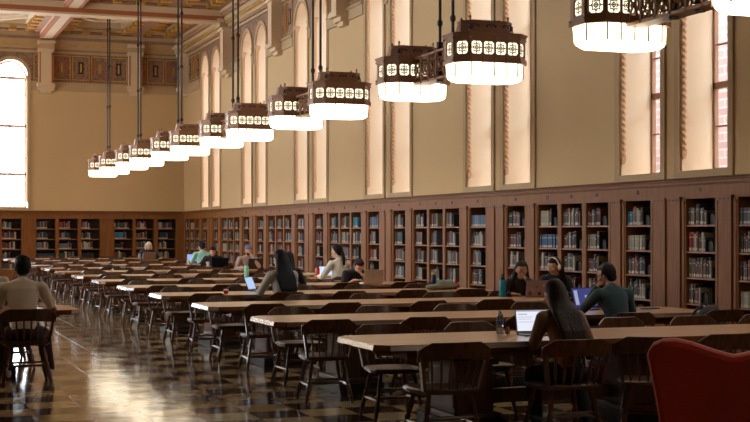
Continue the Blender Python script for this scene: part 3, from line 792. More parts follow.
# ------------------------------------------------------------------ chandeliers
def octo(hx, hy, c): return [(-hx, -hy+c), (-hx+c, -hy), (hx-c, -hy), (hx, -hy+c), (hx, hy-c), (hx-c, hy), (-hx+c, hy), (-hx, hy-c)]
HX, HY, CH = .47, .29, .15
def panels():
    """front, side and chamfer panels of the octagon: (p, q, number of squares)"""
    o = octo(HX, HY, CH); out = []
    for i in range(8):
        p, q = o[i], o[(i+1)%8]; L = math.hypot(q[0]-p[0], q[1]-p[1]); out.append((p, q, 4 if L > .6 else (2 if L > .3 else 1)))
    return out
def make_chandelier():
    r = empty('chandelier', (0, 0, 0)); Z0 = 3.43
    half = 1.17
    for s in (-1, 1):
        m = MB(); T = Matrix.Translation((0, s*half, 0))
        b = MB()
        O = octo(HX, HY, CH); O2 = octo(HX+.018, HY+.018, CH); Oi = octo(HX-.012, HY-.012, CH)
        b.prism(O2, 3.715, 3.75); b.prism(O2, 4.035, 4.075); b.prism(octo(HX+.03, HY+.03, CH), 4.06, 4.07)
        b.prism(octo(HX-.02, HY-.02, CH), 3.75, 4.035)
        b.prism(octo(HX+.006, HY+.006, CH), 3.75, 3.808); b.prism(octo(HX+.006, HY+.006, CH), 3.968, 4.035)
        squares = []
        for p, q, n in panels():
            p, q = Vector(p), Vector(q); d = (q-p); L = d.length; d /= L; nr = Vector((d.y, -d.x))
            sq = .158; pad = (L-n*sq)/2
            def quadbox(a0, a1, z0, z1, t):
                A = [p+d*a0-nr*.015, p+d*a1-nr*.015, p+d*a1+nr*t, p+d*a0+nr*t]
                b.prism([(v.x, v.y) for v in A], z0, z1)
            quadbox(0, max(pad, .012), 3.75, 4.035, .008); quadbox(L-max(pad, .012), L, 3.75, 4.035, .008)
            for i in range(n):
                a0 = pad+i*sq+.008; a1 = pad+(i+1)*sq-.008
                if i: quadbox(pad+i*sq-.012, pad+i*sq+.012, 3.75, 4.035, .008)
                A, B = p+d*a0-nr*.006, p+d*a1-nr*.006
                squares.append([T @ Vector(v) for v in ((A.x, A.y, 3.728), (B.x, B.y, 3.728), (B.x, B.y, 3.888), (A.x, A.y, 3.888))])
            for a in ([0]+[pad+i*sq for i in range(1, n)]):
                for z in (3.765, 4.01):
                    v = p+d*a+nr*.012; b.ell((v.x, v.y, z), (.016, .016, .016), n=6)
        # crown
        b.prism(octo(HX-.09, HY-.06, CH-.02), 4.07, 4.09)
        cr0, cr1 = octo(HX-.11, HY-.09, CH-.03), octo(HX-.14, HY-.12, CH-.03)
        ringp(b, cr0, 4.09, cr1, 4.215); b.prism(octo(HX-.13, HY-.11, CH-.03), 4.215, 4.235)
        for sx in (-1, 1):
            for sy in (-1, 1):
                b.lathe([(.012, 0), (.01, .03), (.018, .045), (.012, .06), (.003, .07)], 8, 0, Matrix.Translation((sx*(HX-.22), sy*(HY-.16), 4.23)))
        for k in range(3):
            x = -.22+.22*k
            for yy in (-1, 1):
                for (ax, az, w, h) in ((-.055, 0, .014, .05), (.055, 0, .014, .05), (0, .03, .05, .012), (0, -.03, .05, .012), (0, 0, .02, .02)):
                    y0 = yy*(HY-.09-.0135*2)
                    b.add([(x+ax-w, y0-.012*1, 4.15+az-h/2), (x+ax+w, y0-.012, 4.15+az-h/2), (x+ax+w, y0-.012, 4.15+az+h/2), (x+ax-w, y0-.012, 4.15+az+h/2),
                           (x+ax-w, y0+.012, 4.15+az-h/2), (x+ax+w, y0+.012, 4.15+az-h/2), (x+ax+w, y0+.012, 4.15+az+h/2), (x+ax-w, y0+.012, 4.15+az+h/2)],
                          [(0,3,2,1),(4,5,6,7),(0,1,5,4),(1,2,6,5),(2,3,7,6),(3,0,4,7)], 1)
        for p, w, n in panels():
            p, w = Vector(p)*.955, Vector(w)*.955
            for i in range(n):
                v = p.lerp(w, i/n); b.box(v.x-.007, v.x+.007, v.y-.007, v.y+.007, 3.47, 3.715, 2)
        for v in range(len(b.v)):
            q_ = b.v[v]
            if q_[2] > 3.6: q_ = (q_[0], q_[1], q_[2]-.08)
            b.v[v] = tuple(T @ Vector(q_))
        lan = b.build('lantern', [M_bronze, M_black, plain('lamp_bar', lin(150, 120, 70), .5)], r)
        for sqv in squares:
            lo = MB().add(sqv, [(0,1,2,3)]).build('rosette_pane', M_lace, lan)
            uvl = lo.data.uv_layers.new(name='uv')
            for poly in lo.data.polygons:
                for li in poly.loop_indices: uvl.data[li].uv = [(0,0),(1,0),(1,1),(0,1)][lo.data.loops[li].vertex_index]
        g = MB(); A, B, D = octo(HX-.012, HY-.012, CH), octo(HX-.02, HY-.02, CH), octo(HX-.06, HY-.06, CH-.01)
        E = octo(HX-.032, HY-.032, CH)
        ringp(g, A, 3.64, B, 3.50); ringp(g, B, 3.50, E, 3.455); ringp(g, E, 3.455, D, 3.435)
        g.add([(x, y, 3.432) for x, y in D], [tuple(range(8))])
        for v in range(len(g.v)): g.v[v] = tuple(T @ Vector(g.v[v]))
        g.build('glass_shade', M_glass, lan)
    # lattice beam between the lanterns
    m = MB(); y0, y1 = -half+HY-.01, half-HY+.01; zb, zt = 3.60, 3.98; w = .10
    for z in (zb, zt-.03):
        m.box(-w, w, y0, y1, z, z+.03)
    for s in (-1, 1):
        n = 7; L = (y1-y0)/n
        for i in range(n):
            a, b_ = y0+i*L, y0+(i+1)*L; x = s*(w-.008)
            m.bar((x, a, zb+.03), (x, b_, zt-.03), .011, n=4); m.bar((x, b_, zb+.03), (x, a, zt-.03), .011, n=4)
            m.box(x-.008, x+.008, a-.012, a+.012, zb, zt)
            c = (a+b_)/2; rr = .09
            for j in range(12):
                t0, t1 = 2*PI*j/12, 2*PI*(j+1)/12
                m.bar((x, c+rr*math.cos(t0), (zb+zt)/2+rr*math.sin(t0)), (x, c+rr*math.cos(t1), (zb+zt)/2+rr*math.sin(t1)), .012, n=4)
            m.ell((s*w, a, zb+.015), (.014, .014, .014), n=6); m.ell((s*w, a, zt-.015), (.014, .014, .014), n=6)
            m.ell((s*w, c, (zb+zt)/2), (.02, .035, .035), n=6)
    m.build('lattice_beam', M_bronze, r)
    for s in (-1, 1):
        m = MB(); y = s*.21
        m.bar((0, y, 3.62), (0, y, CEIL-.32), .021, n=8)
        for z in (3.62, 4.3, 5.6, 6.9, 8.1): m.lathe([(.02, 0), (.038, .03), (.038, .07), (.02, .1)], 8, 0, Matrix.Translation((0, y, z)))
        m.bar((0, y, 3.58), (0, y, 4.1), .05, n=8)
        m.build('hanging_rod', M_iron, r)
    m = MB(); m.lathe([(.1, 0), (.26, .1), (.34, .26), (.34, .32)], 12, 0, Matrix.Translation((0, 0, CEIL-.34))); m.build('ceiling_rose', M_iron, r)
    return r
chd = make_chandelier(); cdt = tree_of(chd); cu = False
for i, y in enumerate([15.85+5.5*j for j in range(-1, 6)]):
    o = chd if not cu else copy_tree(cdt, (6.85, y, .03), 0)
    if not cu: o.location = (6.85, y, .03); cu = True
    tag(o, 'bronze twin-lantern chandelier with white glass shades, the %s in the hanging line' % (['nearest', 'second', 'third', 'fourth', 'fifth', 'sixth', 'farthest'][i]), 'chandelier', 'chandeliers hanging over the main tables')
for i, y in enumerate([15.85+5.5*j for j in range(0, 6)]):
    o = copy_tree(cdt, (-1.13, y, .03), 0)
    tag(o, 'bronze twin-lantern chandelier over the across-aisle tables, %s from the entrance' % NTH[i], 'chandelier', 'chandeliers over the across-aisle tables')
o = copy_tree(cdt, (6.85, 4.85, .03), 0); tag(o, 'unseen bronze twin-lantern chandelier added to light the entrance end before the tables', 'chandelier', 'chandeliers hanging over the main tables')  # out of view, added for warm light on the red armchair and near tables
# ------------------------------------------------------------------ people
def skinmat(n, rgb): return plain('skin_'+n, lin(*rgb), .55, vary=.05)
SK = {'light': (214, 168, 140), 'tan': (178, 128, 98), 'brown': (132, 90, 66), 'mid': (196, 146, 116)}
def hair_mat(n, rgb):
    if 'hair_'+n in MATS: return MATS['hair_'+n]
    m, nt, out = newmat('hair_'+n); N = nt.nodes; K = nt.links
    b = N.new('ShaderNodeBsdfPrincipled'); K.new(b.outputs[0], out.inputs[0]); b.inputs['Roughness'].default_value = .55; b.inputs['Specular IOR Level'].default_value = .2
    tc = N.new('ShaderNodeTexCoord'); mp = N.new('ShaderNodeMapping'); mp.inputs['Scale'].default_value = (60, 60, 5); K.new(tc.outputs['Object'], mp.inputs[0])
    no = N.new('ShaderNodeTexNoise'); no.inputs['Scale'].default_value = 1.5; no.inputs['Detail'].default_value = 3; K.new(mp.outputs[0], no.inputs['Vector'])
    mx = N.new('ShaderNodeMix'); mx.data_type = 'RGBA'; c = lin(*rgb); mx.inputs[6].default_value = tuple(v*.5 for v in c[:3])+(1,); mx.inputs[7].default_value = tuple(min(1, v*1.6+.004) for v in c[:3])+(1,)
    K.new(no.outputs['Fac'], mx.inputs[0]); K.new(mx.outputs[2], b.inputs['Base Color'])
    bp = N.new('ShaderNodeBump'); bp.inputs['Strength'].default_value = .6; bp.inputs['Distance'].default_value = .01; K.new(no.outputs['Fac'], bp.inputs['Height']); K.new(bp.outputs[0], b.inputs['Normal'])
    MATS['hair_'+n] = m; return m
def rotv(pitch, yaw=0, roll=0):
    """pitch forward (about x), yaw to the person's left positive"""
    return Matrix.Rotation(yaw, 3, 'Z') @ Matrix.Rotation(-pitch, 3, 'X') @ Matrix.Rotation(roll, 3, 'Y')
def limb(mb, pts, rs, n=12):
    for a, b, ra, rb in zip(pts, pts[1:], rs, rs[1:]):
        mb.bar(a, b, ra, rb, n=n)
    for p, r in zip(pts, rs): mb.ell(p, (r, r, r), n=n)
def ik(S, W, l1, l2, pole):
    S, W = Vector(S), Vector(W); d = W-S; L = min(d.length, l1+l2-.005); dn = d.normalized()
    W = S+dn*L; a = (l1*l1-l2*l2+L*L)/(2*L); h = math.sqrt(max(0, l1*l1-a*a))
    p = Vector(pole); p = (p-dn*p.dot(dn)).normalized()
    return S+dn*a+p*h, W
def person(loc, rz, label, skin='mid', hair=('dark', (22, 16, 14)), style='short', shirt=(90, 90, 90), pants=(30, 30, 38), shoes=(28, 26, 26),
           lean=10, hp=10, hy=0, roll=0, sc_=1.0, female=False, hands=((-.14, .42, .80), (.14, .42, .80)), chin=None, sleeves='long', vox=.009, glasses=False,
           beard=False, hat=None, legs='fwd', arms_z=None, jacket=None, feet=None, lowarm=True, extra=None):
    r = empty('person', (loc[0], loc[1], 0), rz)
    hipz = .555; k = sc_
    Lr = rotv(math.radians(lean)); up = lambda v: Vector((0, 0, hipz)) + Lr @ Vector(v)*k
    wS = (.165 if female else .19); wH = .155 if female else .15
    body = MB(); cl = MB(); pt = MB(); sh = MB(); hr = MB()
    sm = skinmat(skin, SK[skin]); shm = plain('cloth_%d_%d_%d' % shirt, lin(*shirt), .85, bump=.35, bscale=25, vary=.1, vscale=6, sheen=.2)
    pm = plain('trouser_%d_%d_%d' % pants, lin(*pants), .9, bump=.2, bscale=60, vary=.15)
    # torso: (height, half width, half depth, forward)
    tor = [(0, wH, .115, 0), (.1, wH*.93, .11, .0), (.2, .128 if female else .14, .10, -.005), (.32, .145 if female else .16, .115 if female else .11, .0), (.42, .15 if female else .175, .10, -.005), (.49, wS*.72, .075, -.005)]
    for (z0, a0, b0, f0), (z1, a1, b1, f1) in zip(tor, tor[1:]):
        for t in (0, .34, .67, 1):
            z, a, b, f = z0+(z1-z0)*t, a0+(a1-a0)*t, b0+(b1-b0)*t, f0+(f1-f0)*t
            body.ell(up((0, f, z)), (a*k*.93, b*k*.93, .06*k), Lr, n=16); cl.ell(up((0, f, z)), (a*k, b*k, .065*k), Lr, n=20)
    nb, nt_ = up((0, .0, .49)), up((0, .02, .585))
    hd = rotv(math.radians(hp), math.radians(hy), math.radians(roll))
    hc = nt_ + hd @ Vector((0, .02, .085))*k
    limb(body, [nb, nt_, hc-hd @ Vector((0, .02, .03))], [.06*k, .052*k, .055*k])
    HD = lambda v: hc + hd @ Vector(v)*k
    # head: skull, jaw, nose, ears
    body.ell(HD((0, -.008, .02)), (.074*k, .093*k, .092*k), hd, n=18); body.ell(HD((0, .022, -.035)), (.058*k, .066*k, .075*k), hd, n=16)
    body.ell(HD((0, .05, -.085)), (.03*k, .03*k, .022*k), hd, n=10)
    body.ell(HD((0, .094, -.012)), ((.008 if female else .011)*k, .014*k, .028*k), hd, n=10); body.ell(HD((0, .102, -.03)), ((.012 if female else .016)*k, (.011 if female else .014)*k, .010*k), hd, n=10)
    for s in (-1, 1):
        body.ell(HD((s*.076, -.002, -.012)), (.009*k, .02*k, .031*k), hd, n=10)
        body.ell(HD((s*.03, .082, .024)), (.022*k, .012*k, .008*k), hd, n=10); body.ell(HD((s*.04, .062, -.03)), (.022*k, .02*k, .02*k), hd, n=10)
    # arms and hands
    for s, hnd in zip((-1, 1), hands):
        S = up((s*wS, 0, .455)); tgt = Vector(hnd)
        E, W = ik(S, tgt, .285*k, .25*k, (s*.55, -.25, -.8))
        if chin is not None and s == chin:
            W = HD((s*.05, .11, -.10)); E = Vector((S.x+s*.03, W.y+.08, .825)); d_ = E-S; E = S+d_*min(1, .31*k/d_.length)
        limb(body, [S, E, W], [.048*k, .036*k, .026*k])
        fs_ = {'long': 1.0, 'short': 0}[sleeves]
        th = .012 if sleeves == 'short' else .016
        if sleeves == 'short':
            M_ = S.lerp(E, .72); limb(cl, [S, M_], [.066*k, .06*k])
        else:
            limb(cl, [S, E, E.lerp(W, .93)], [.064*k, .052*k, .038*k])
        limb(cl, [up((s*wS*.4, 0, .47)), S], [.06*k, .06*k])
        # hand: palm, four unequal bent fingers, thumb
        f = (W-E).normalized()
        if chin is not None and s == chin: f = (HD((0, .07, -.05))-W).normalized()
        elif W.z < 1.0: f = Vector((f.x*.6, f.y, max(-.12, min(.02, f.z)))).normalized()
        upv = Vector((0, 0, 1)) if abs(f.z) < .8 else Vector((0, 1, 0))
        side = f.cross(upv).normalized(); nrm = side.cross(f).normalized()
        Rm = Matrix((side, f, nrm)).transposed()
        pc = W+f*.05*k
        body.ell(pc, (.038*k, .055*k, .015*k), Rm, n=12); limb(body, [W, pc], [.025*k, .022*k])
        for q, ln in zip((-.028, -.0095, .0095, .028), (.062, .074, .08, .068) if s > 0 else (.068, .08, .074, .062)):
            b0 = W+f*.088*k+side*q*1.15*k; b1 = b0+(f*.55*ln*k)+nrm*.004+side*q*.5; b2 = b1+(f*.42-nrm*.3)*ln*k
            limb(body, [b0-f*.02, b0, b1, b2], [.0088*k, .0085*k, .0078*k, .0068*k], n=8)
        inn = side*(-s)    # thumb towards the body's middle
        t0 = W+f*.03*k+inn*.025*k; t1 = t0+(f*.6+inn*.8).normalized()*.035*k; t2 = t1+(f*.9+inn*.35-nrm*.2).normalized()*.03*k
        limb(body, [W+f*.015, t0, t1, t2], [.014*k, .0135*k, .011*k, .0095*k], n=8)
    # legs
    for s in (-1, 1):
        hip = Vector((s*.095*k, .02, hipz-.02)); kn = Vector((s*.13*k, .44*k, .50)); an = Vector((s*.12*k, .42*k, .09)); 
        if legs == 'back': kn = Vector((s*.15, .38*k, .46)); an = Vector((s*.14, .12, .1))
        if legs == 'wide': kn = Vector((s*.24 if s > 0 else s*.16, .38*k, .49)); an = Vector((s*.30 if s > 0 else s*.16, .30*k, .09))
        limb(body, [hip, kn, an], [.07*k, .048*k, .034*k]); limb(pt, [hip, hip.lerp(kn, .5), kn, kn.lerp(an, .4), an+Vector((0, 0, .03))], [.098*k, .088*k, .067*k, .064*k, .055*k])
        body.ell(an+Vector((0, .05, -.045)), (.035, .1, .035), n=10)
        sh.ell(an+Vector((0, .055, -.04)), (.047, .135, .048), n=14); sh.ell(an+Vector((0, -.01, -.02)), (.045, .055, .06), n=12)
    pt.ell((0, 0, hipz-.02), (wH*1.05*k, .13*k, .1*k), n=16)
    for v in range(len(sh.v)):
        x, y, z = sh.v[v]; sh.v[v] = (x, y, max(z, .004))
    # collar
    limb(cl, [nb, nb.lerp(nt_, .35)], [.078*k, .066*k])
    if style != 'none':
        def cut(v):
            return .74 if (v.y > .30 and v.z < .42) or (v.z < -.35 and v.y > -.2) or (v.y > .05 and v.z < -.05) else 1
        g = 1.08 if style == 'short' else 1.12
        hr.ell(HD((0, -.016, .026)), (.083*k*g, .096*k*g, .098*k*g), hd, n=26, fn=cut)
        hr.ell(HD((0, -.055, -.03)), (.066*k*g, .05*k*g, .06*k), hd, n=14)
        rg = random.Random(int(loc[0]*100))
        if style == 'short':
            for i in range(26):
                a = rg.uniform(0, 2*PI); t = rg.uniform(0, 1.1); v = Vector((math.sin(t)*math.cos(a)*.085, math.sin(t)*math.sin(a)*.095-.016, math.cos(t)*.1+.026))
                hr.ell(HD(v), (.022*k, .022*k, .014*k), hd, n=7)
            for s in (-1, 1): hr.ell(HD((s*.076, .012, .0)), (.008, .016, .035), hd, n=8)
        if style in ('long', 'longback', 'longside'):
            n = 15; span = 2.5 if style == 'long' else 2.2
            for i in range(n):
                a = -PI/2+(i/(n-1)-.5)*span
                p0 = HD((.072*math.cos(a), .085*math.sin(a)-.01, .02)); ln = (.30 if style == 'long' else .40)*k*rg.uniform(.85, 1.08)
                out = Vector((math.cos(a)*.075, 0, 0))
                p1 = HD((.088*math.cos(a), .095*math.sin(a)-.02, -.08)); back = up((math.cos(a)*.12, -.115, .44))
                if style == 'long' and abs(math.cos(a)) > .55: back = up((math.cos(a)*.15, .055, .43)) 
                p2 = back; sd = .05 if style == 'longside' else 0
                bk = math.sin(a) < -.3; yy = -.155 if bk else .115; xx = math.cos(a)*(.12 if bk else .14)
                if abs(math.cos(a)) > .55 and style == 'long': yy = .12; xx = math.cos(a)*.13
                e = (.10 if style == 'long' else rg.uniform(-.06, .1))
                p25 = up((xx*.9+sd*.5+rg.uniform(-.012, .012), yy, .27)); p3 = up((xx*.45+sd+rg.uniform(-.02, .02), yy*.98, e))
                limb(hr, [p0, p1, p2, p25, p3], [.032*k, .034*k, .03*k, .026*k, .008*k], n=8)
        if style == 'pony':
            hr.ell(HD((0, -.1, -.02)), (.03, .03, .03), n=10)
            for i in range(5):
                a = HD((.01*(i-2), -.11, -.03)); b_ = up((.012*(i-2), -.14, .42)); limb(hr, [a, a.lerp(b_, .5)+Vector((0, -.02, 0)), b_], [.02, .02, .006], n=8)
        if style in ('bob',):
            for i in range(13):
                a = -PI/2+(i/12-.5)*3.3; p0 = HD((.078*math.cos(a), .09*math.sin(a)-.01, .02)); p1 = HD((.088*math.cos(a), .095*math.sin(a)-.015, -.07)); p2 = HD((.082*math.cos(a), .085*math.sin(a)-.02, -.13))
                limb(hr, [p0, p1, p2], [.03, .03, .018], n=8)
    if beard:
        bm_ = MB(); bm_.ell(HD((0, .05, -.075)), (.055*k, .05*k, .045*k), hd, n=14); bm_.build('beard', hair_mat(*hair), r, remesh=.008)
    B = body.build('body', sm, r, remesh=vox)
    cl_o = cl.build('shirt' if not jacket else 'jacket', shm, r, remesh=.013)
    pt.build('trousers', pm, r, remesh=.014)
    so = sh.build('shoes', plain('shoe_%d' % shoes[0], lin(*shoes), .6), r, remesh=.012)
    if style != 'none': hr.build('hair', hair_mat(*hair), r, remesh=.009)
    # face
    em = plain('eye_white', lin(225, 220, 212), .3); ep = plain('eye_iris', lin(34, 22, 16), .2)
    lip = plain('lips', lin(150, 84, 76), .5)
    for s in (-1, 1):
        e = MB().ell(HD((s*.031, .079, .008)), (.0145*k, .009*k, .009*k), hd, n=10).build('eye', em, r, smooth=True)
        MB().ell(HD((s*.031, .0865, .008)), (.0062*k, .003*k, .0062*k), hd, n=8).build('iris', ep, e, smooth=True)
        MB().ell(HD((s*.031, .090, .034)), (.018*k, .005*k, (.002 if female else .0035)*k), hd, n=8).build('eyebrow', hair_mat(*hair), r)
    MB().ell(HD((0, .088, -.058)), ((.019 if female else .024)*k, .008*k, .007*k), hd, n=10).build('mouth', lip, r, smooth=True)
    if glasses:
        g = MB(); 
        for s in (-1, 1):
            for i in range(12):
                a0, a1 = 2*PI*i/12, 2*PI*(i+1)/12
                g.bar(HD((s*.032+.024*math.cos(a0), .103, .006+.02*math.sin(a0))), HD((s*.032+.024*math.cos(a1), .103, .006+.02*math.sin(a1))), .003, n=5)
            g.bar(HD((s*.056, .103, .01)), HD((s*.08, .0, .006)), .003, n=5)
        g.bar(HD((-.01, .103, .008)), HD((.01, .103, .008)), .003, n=5); g.build('glasses', M_black, r)
    if hat:
        h = MB(); h.ell(HD((0, -.012, .045)), (.09*k, .106*k, .088*k), hd, n=18, fn=lambda v: 1 if v.z > -.15 else .8); h.build('knit_hat', plain('hat_knit', lin(*hat), .9, bump=.5, bscale=90), r, remesh=.01)
    tag(r, label, 'person'); r['_'] = 0; del r['_']
    return r, HD, up
def Dn(k, d=.84): return Dk[k]-d
def Df(k, d=.84): return Dk[k]+d
# woman at the nearest table, seen from behind
p, HD, up = person((5.13, Dn(0, .86)), 0, 'person with long brown hair in a taupe sweater, typing at the front table', skin='light', hair=('brown', (46, 30, 24)), style='longback',
    shirt=(152, 120, 100), pants=(38, 42, 56), lean=24, hp=14, hy=8, sc_=.96, female=True, hands=((-.02, .5, .80), (.24, .46, .80)), vox=.0065, legs='wide')
# man in the teal jumper
p, HD, up = person((7.27, Dn(1)), math.radians(8), 'person with short black hair in a dark teal jumper, hand near face', skin='mid', hair=('black', (20, 16, 15)), style='short',
    shirt=(34, 62, 66), pants=(36, 36, 42), lean=16, hp=14, hy=28, hands=((-.1, .2, 1.12), (.24, .42, .80)), chin=-1, vox=.0065, glasses=True, sc_=.99)
# two women behind the third table
p, HD, up = person((8.24, Df(2)), PI-.05, 'person with long dark hair, brown jacket, cheek on hand behind the blue bottle', skin='tan', hair=('darkbrown', (30, 20, 16)), style='long',
    shirt=(52, 34, 28), pants=(30, 30, 36), lean=28, hp=14, hy=-16, female=True, hands=((-.05, .34, 1.06), (.2, .42, .80)), chin=-1, vox=.0065, jacket=1, sc_=.97)
wm = plain('white_print', lin(206, 196, 180), .8)
m = MB(); S = up((.16, .0, .40)); m.ell(S+Vector((.035, .02, -.02)), (.05, .045, .02), n=10); m.build('sleeve_print', wm, p, smooth=True)
p, HD, up = person((8.86, Df(2, .80)), PI-.35, 'person with long dark hair wearing cream over-ear headphones and a black jacket over grey', skin='mid', hair=('darkbrown', (30, 20, 16)), style='long',
    shirt=(24, 20, 20), pants=(30, 30, 36), lean=18, hp=16, hy=-50, female=True, hands=((-.12, .4, .80), (.16, .4, .80)), vox=.0065, jacket=1, sc_=.97)
hp_m = plain('headphone_cream', lin(216, 204, 176), .45)
m = MB()
for i in range(14):
    a0, a1 = PI*i/14, PI*(i+1)/14
    m.bar(HD((.098*math.cos(a0), -.005, .02+.108*math.sin(a0))), HD((.098*math.cos(a1), -.005, .02+.108*math.sin(a1))), .012, n=6)
for s in (-1, 1): m.ell(HD((s*.1, -.002, -.012)), (.024, .036, .044), n=12)
h = m.build('headphones', hp_m, smooth=True); h.matrix_world = Matrix.Translation(p.location) @ Matrix.Rotation(p.rotation_euler.z, 4, 'Z')
tag(h, 'cream over-ear headphones worn by the person at the end of the third table', 'headphones')
m = MB(); 
for t in range(9): m.ell(up((0, .078, .04+.05*t)), (.075, .06, .06), n=14)
m.build('top', plain('grey_top', lin(164, 160, 154), .85), p, remesh=.01)
# grey sweater, k=3
person((5.25, Dn(3)), math.radians(6), 'person with long blue-black hair in a light grey sweater, back turned, fourth table', skin='light', hair=('blueblack', (20, 20, 32)), style='longside',
    shirt=(196, 188, 176), pants=(40, 42, 52), lean=6, hp=8, hy=14, female=True, hands=((-.18, .46, .80), (.14, .46, .80)), sc_=1.06)
person((6.15, Dn(4)), -.4, 'person with long black hair in black clothes, seated beyond the grey sweater', skin='light', hair=('black', (20, 16, 15)), style='longback',
    shirt=(26, 24, 28), lean=12, hp=12, female=True, sc_=.98)
person((8.02, Dn(5)), .25, 'person in a cream sweater with black hair tied at the back, sixth table', skin='light', hair=('black', (20, 16, 15)), style='pony',
    shirt=(236, 226, 206), pants=(60, 50, 44), lean=4, hp=12, hy=26, female=True, sc_=1.08, hands=((-.2, .44, .80), (.1, .46, .80)))
p, HD, up = person((7.78, Df(4, .82)), PI+.1, 'person in a black printed T-shirt bent low over papers beside a silver laptop', skin='light', hair=('darkbrown2', (44, 30, 24)), style='short',
    shirt=(22, 24, 30), lean=38, hp=48, hy=-10, hands=((-.24, .40, 1.0), (.12, .46, .80)), chin=-1, sleeves='short', sc_=1.0)
person((8.14, Df(7)), PI, 'person in a blue-grey knit hat and pinkish grey top behind a dark laptop', skin='mid', hair=('darkbrown', (30, 20, 16)), style='none', hat=(110, 112, 150), beard=True,
    shirt=(176, 150, 138), lean=14, hp=4, hy=0, hands=((.1, .34, 1.04), (.2, .44, .80)), chin=-1)
person((8.0, Dn(9)), .15, 'person in a mint green T-shirt with short dark hair, back turned, near the corner', skin='tan', hair=('darkbrown', (30, 20, 16)), style='short',
    shirt=(165, 218, 202), lean=4, hp=8, hy=10, sleeves='short', sc_=1.06)
person((8.03, Df(8)), PI-.35, 'person with black hair in black, head down over a black laptop', skin='mid', hair=('black', (20, 16, 15)), style='short',
    shirt=(22, 24, 34), lean=26, hp=30, hy=10, sleeves='short', hands=((-.1, .44, .80), (.34, .42, .80)))
person((7.88, Df(11)), PI, 'person with pale blond hair in navy, behind a tan laptop by the end wall', skin='light', hair=('blond', (226, 214, 196)), style='bob',
    shirt=(34, 36, 52), lean=20, hp=28, hands=((-.34, .42, .80), (.14, .44, .80)), sc_=1.04)
person((1.44, Dn(2, .86)), math.radians(-4), 'person in an oatmeal T-shirt with cropped black hair on a chair across the aisle', skin='brown', hair=('black', (16, 13, 13)), style='short',
    shirt=(234, 224, 204), pants=(58, 24, 28), shoes=(196, 190, 184), lean=12, hp=10, sleeves='short', hands=((-.14, .42, .80), (.26, .44, .80)), sc_=1.06, vox=.0065, legs='wide')
person((1.30, Dn(3, .86)), .1, 'person in a pale shirt, mostly cut off, beyond the oatmeal T-shirt', skin='brown', hair=('greyish', (150, 140, 130)), style='short',
    shirt=(206, 198, 184), lean=10, hp=20, sleeves='short')

# ------------------------------------------------------------------ things on the tables
TT = TH_TOP
def laptop(x, y, rz, label, shell=(150, 146, 140), screen=None, ang=105, w=.32, d=.22, dots=None):
    r = empty('laptop', (x, y, TT), rz)     # faces -y (user side), lid at +y
    sm_ = plain('shell_%d_%d_%d' % shell, lin(*shell), .4, .4, vary=.03)
    b = MB().box(-w/2, w/2, -d/2, d/2, 0, .014).build('base', sm_, r, bevel=.003)
    kb = MB()
    for i in range(5):
        for j in range(13):
            x0 = -w/2+.022+j*(w-.044)/13; y0 = d/2-.035-i*.019; kb.box(x0, x0+(w-.044)/13-.003, y0-.015, y0, .014, .0165)
    kb.build('keyboard', M_black, b)
    MB().box(-.045, .045, -d/2+.012, -d/2+.072, .014, .0148).build('trackpad', plain('trackpad', lin(120, 118, 116), .4), b)
    T = Matrix.Translation((0, d/2, .014)) @ Matrix.Rotation(math.radians(ang-90), 4, 'X').inverted()
    l = MB().box(-w/2, w/2, -.003, .004, 0, d, 0, T).build('lid', sm_, r, bevel=.002)
    scn = MB().add([(-w/2+.01, -.0045, .016), (w/2-.01, -.0045, .016), (w/2-.01, -.0045, d-.01), (-w/2+.01, -.0045, d-.01)], [(0,1,2,3)], 0, T)
    if screen:
        sn = 'screen_%d_%d_%d' % screen[0]
        mt = MATS.get(sn) or emis(sn, lin(*screen[0]), screen[1])
        if len(screen) > 2:
            for (a0, a1, c0, c1) in screen[2]:
                X0, X1 = -w/2+.01+(w-.02)*a0, -w/2+.01+(w-.02)*a1; Z0, Z1 = .016+(d-.026)*c0, .016+(d-.026)*c1
                scn.add([(X0, -.0052, Z0), (X1, -.0052, Z0), (X1, -.0052, Z1), (X0, -.0052, Z1)], [(0,1,2,3)], 1, T)
        sn2 = sn+'b'; mt2 = MATS.get(sn2) or emis(sn2, lin(*(screen[3] if len(screen) > 3 else (150, 160, 190))), screen[1]*.8)
        scn.build('display', [mt, mt2], l)
    else: scn.build('display', M_black, l)
    if dots:
        for (u, v, rr, c) in dots:
            q = MB(); q.lathe([(rr, 0), (rr, .0012)], 10, 0, T @ Matrix.Translation((u*w, .0042, v*d)) @ Matrix.Rotation(-PI/2, 4, 'X'))
            q.build('sticker', plain('sticker_%d_%d_%d' % c, lin(*c), .6), l)
    return tag(r, label, 'laptop')
def bottle(name, x, y, z, prof, mats, label, cat='bottle', capz=None, band=None):
    m = MB().lathe(prof, 18)
    r = m.build(name, mats[0], smooth=35); r.location = (x, y, z)
    if capz: MB().lathe(capz, 14).build('cap', mats[1], r, smooth=35)
    if band: MB().lathe(band, 18).build('label_band', mats[2], r, smooth=35)
    return tag(r, label, cat)
def at(px, py): return P(px, py, TT)
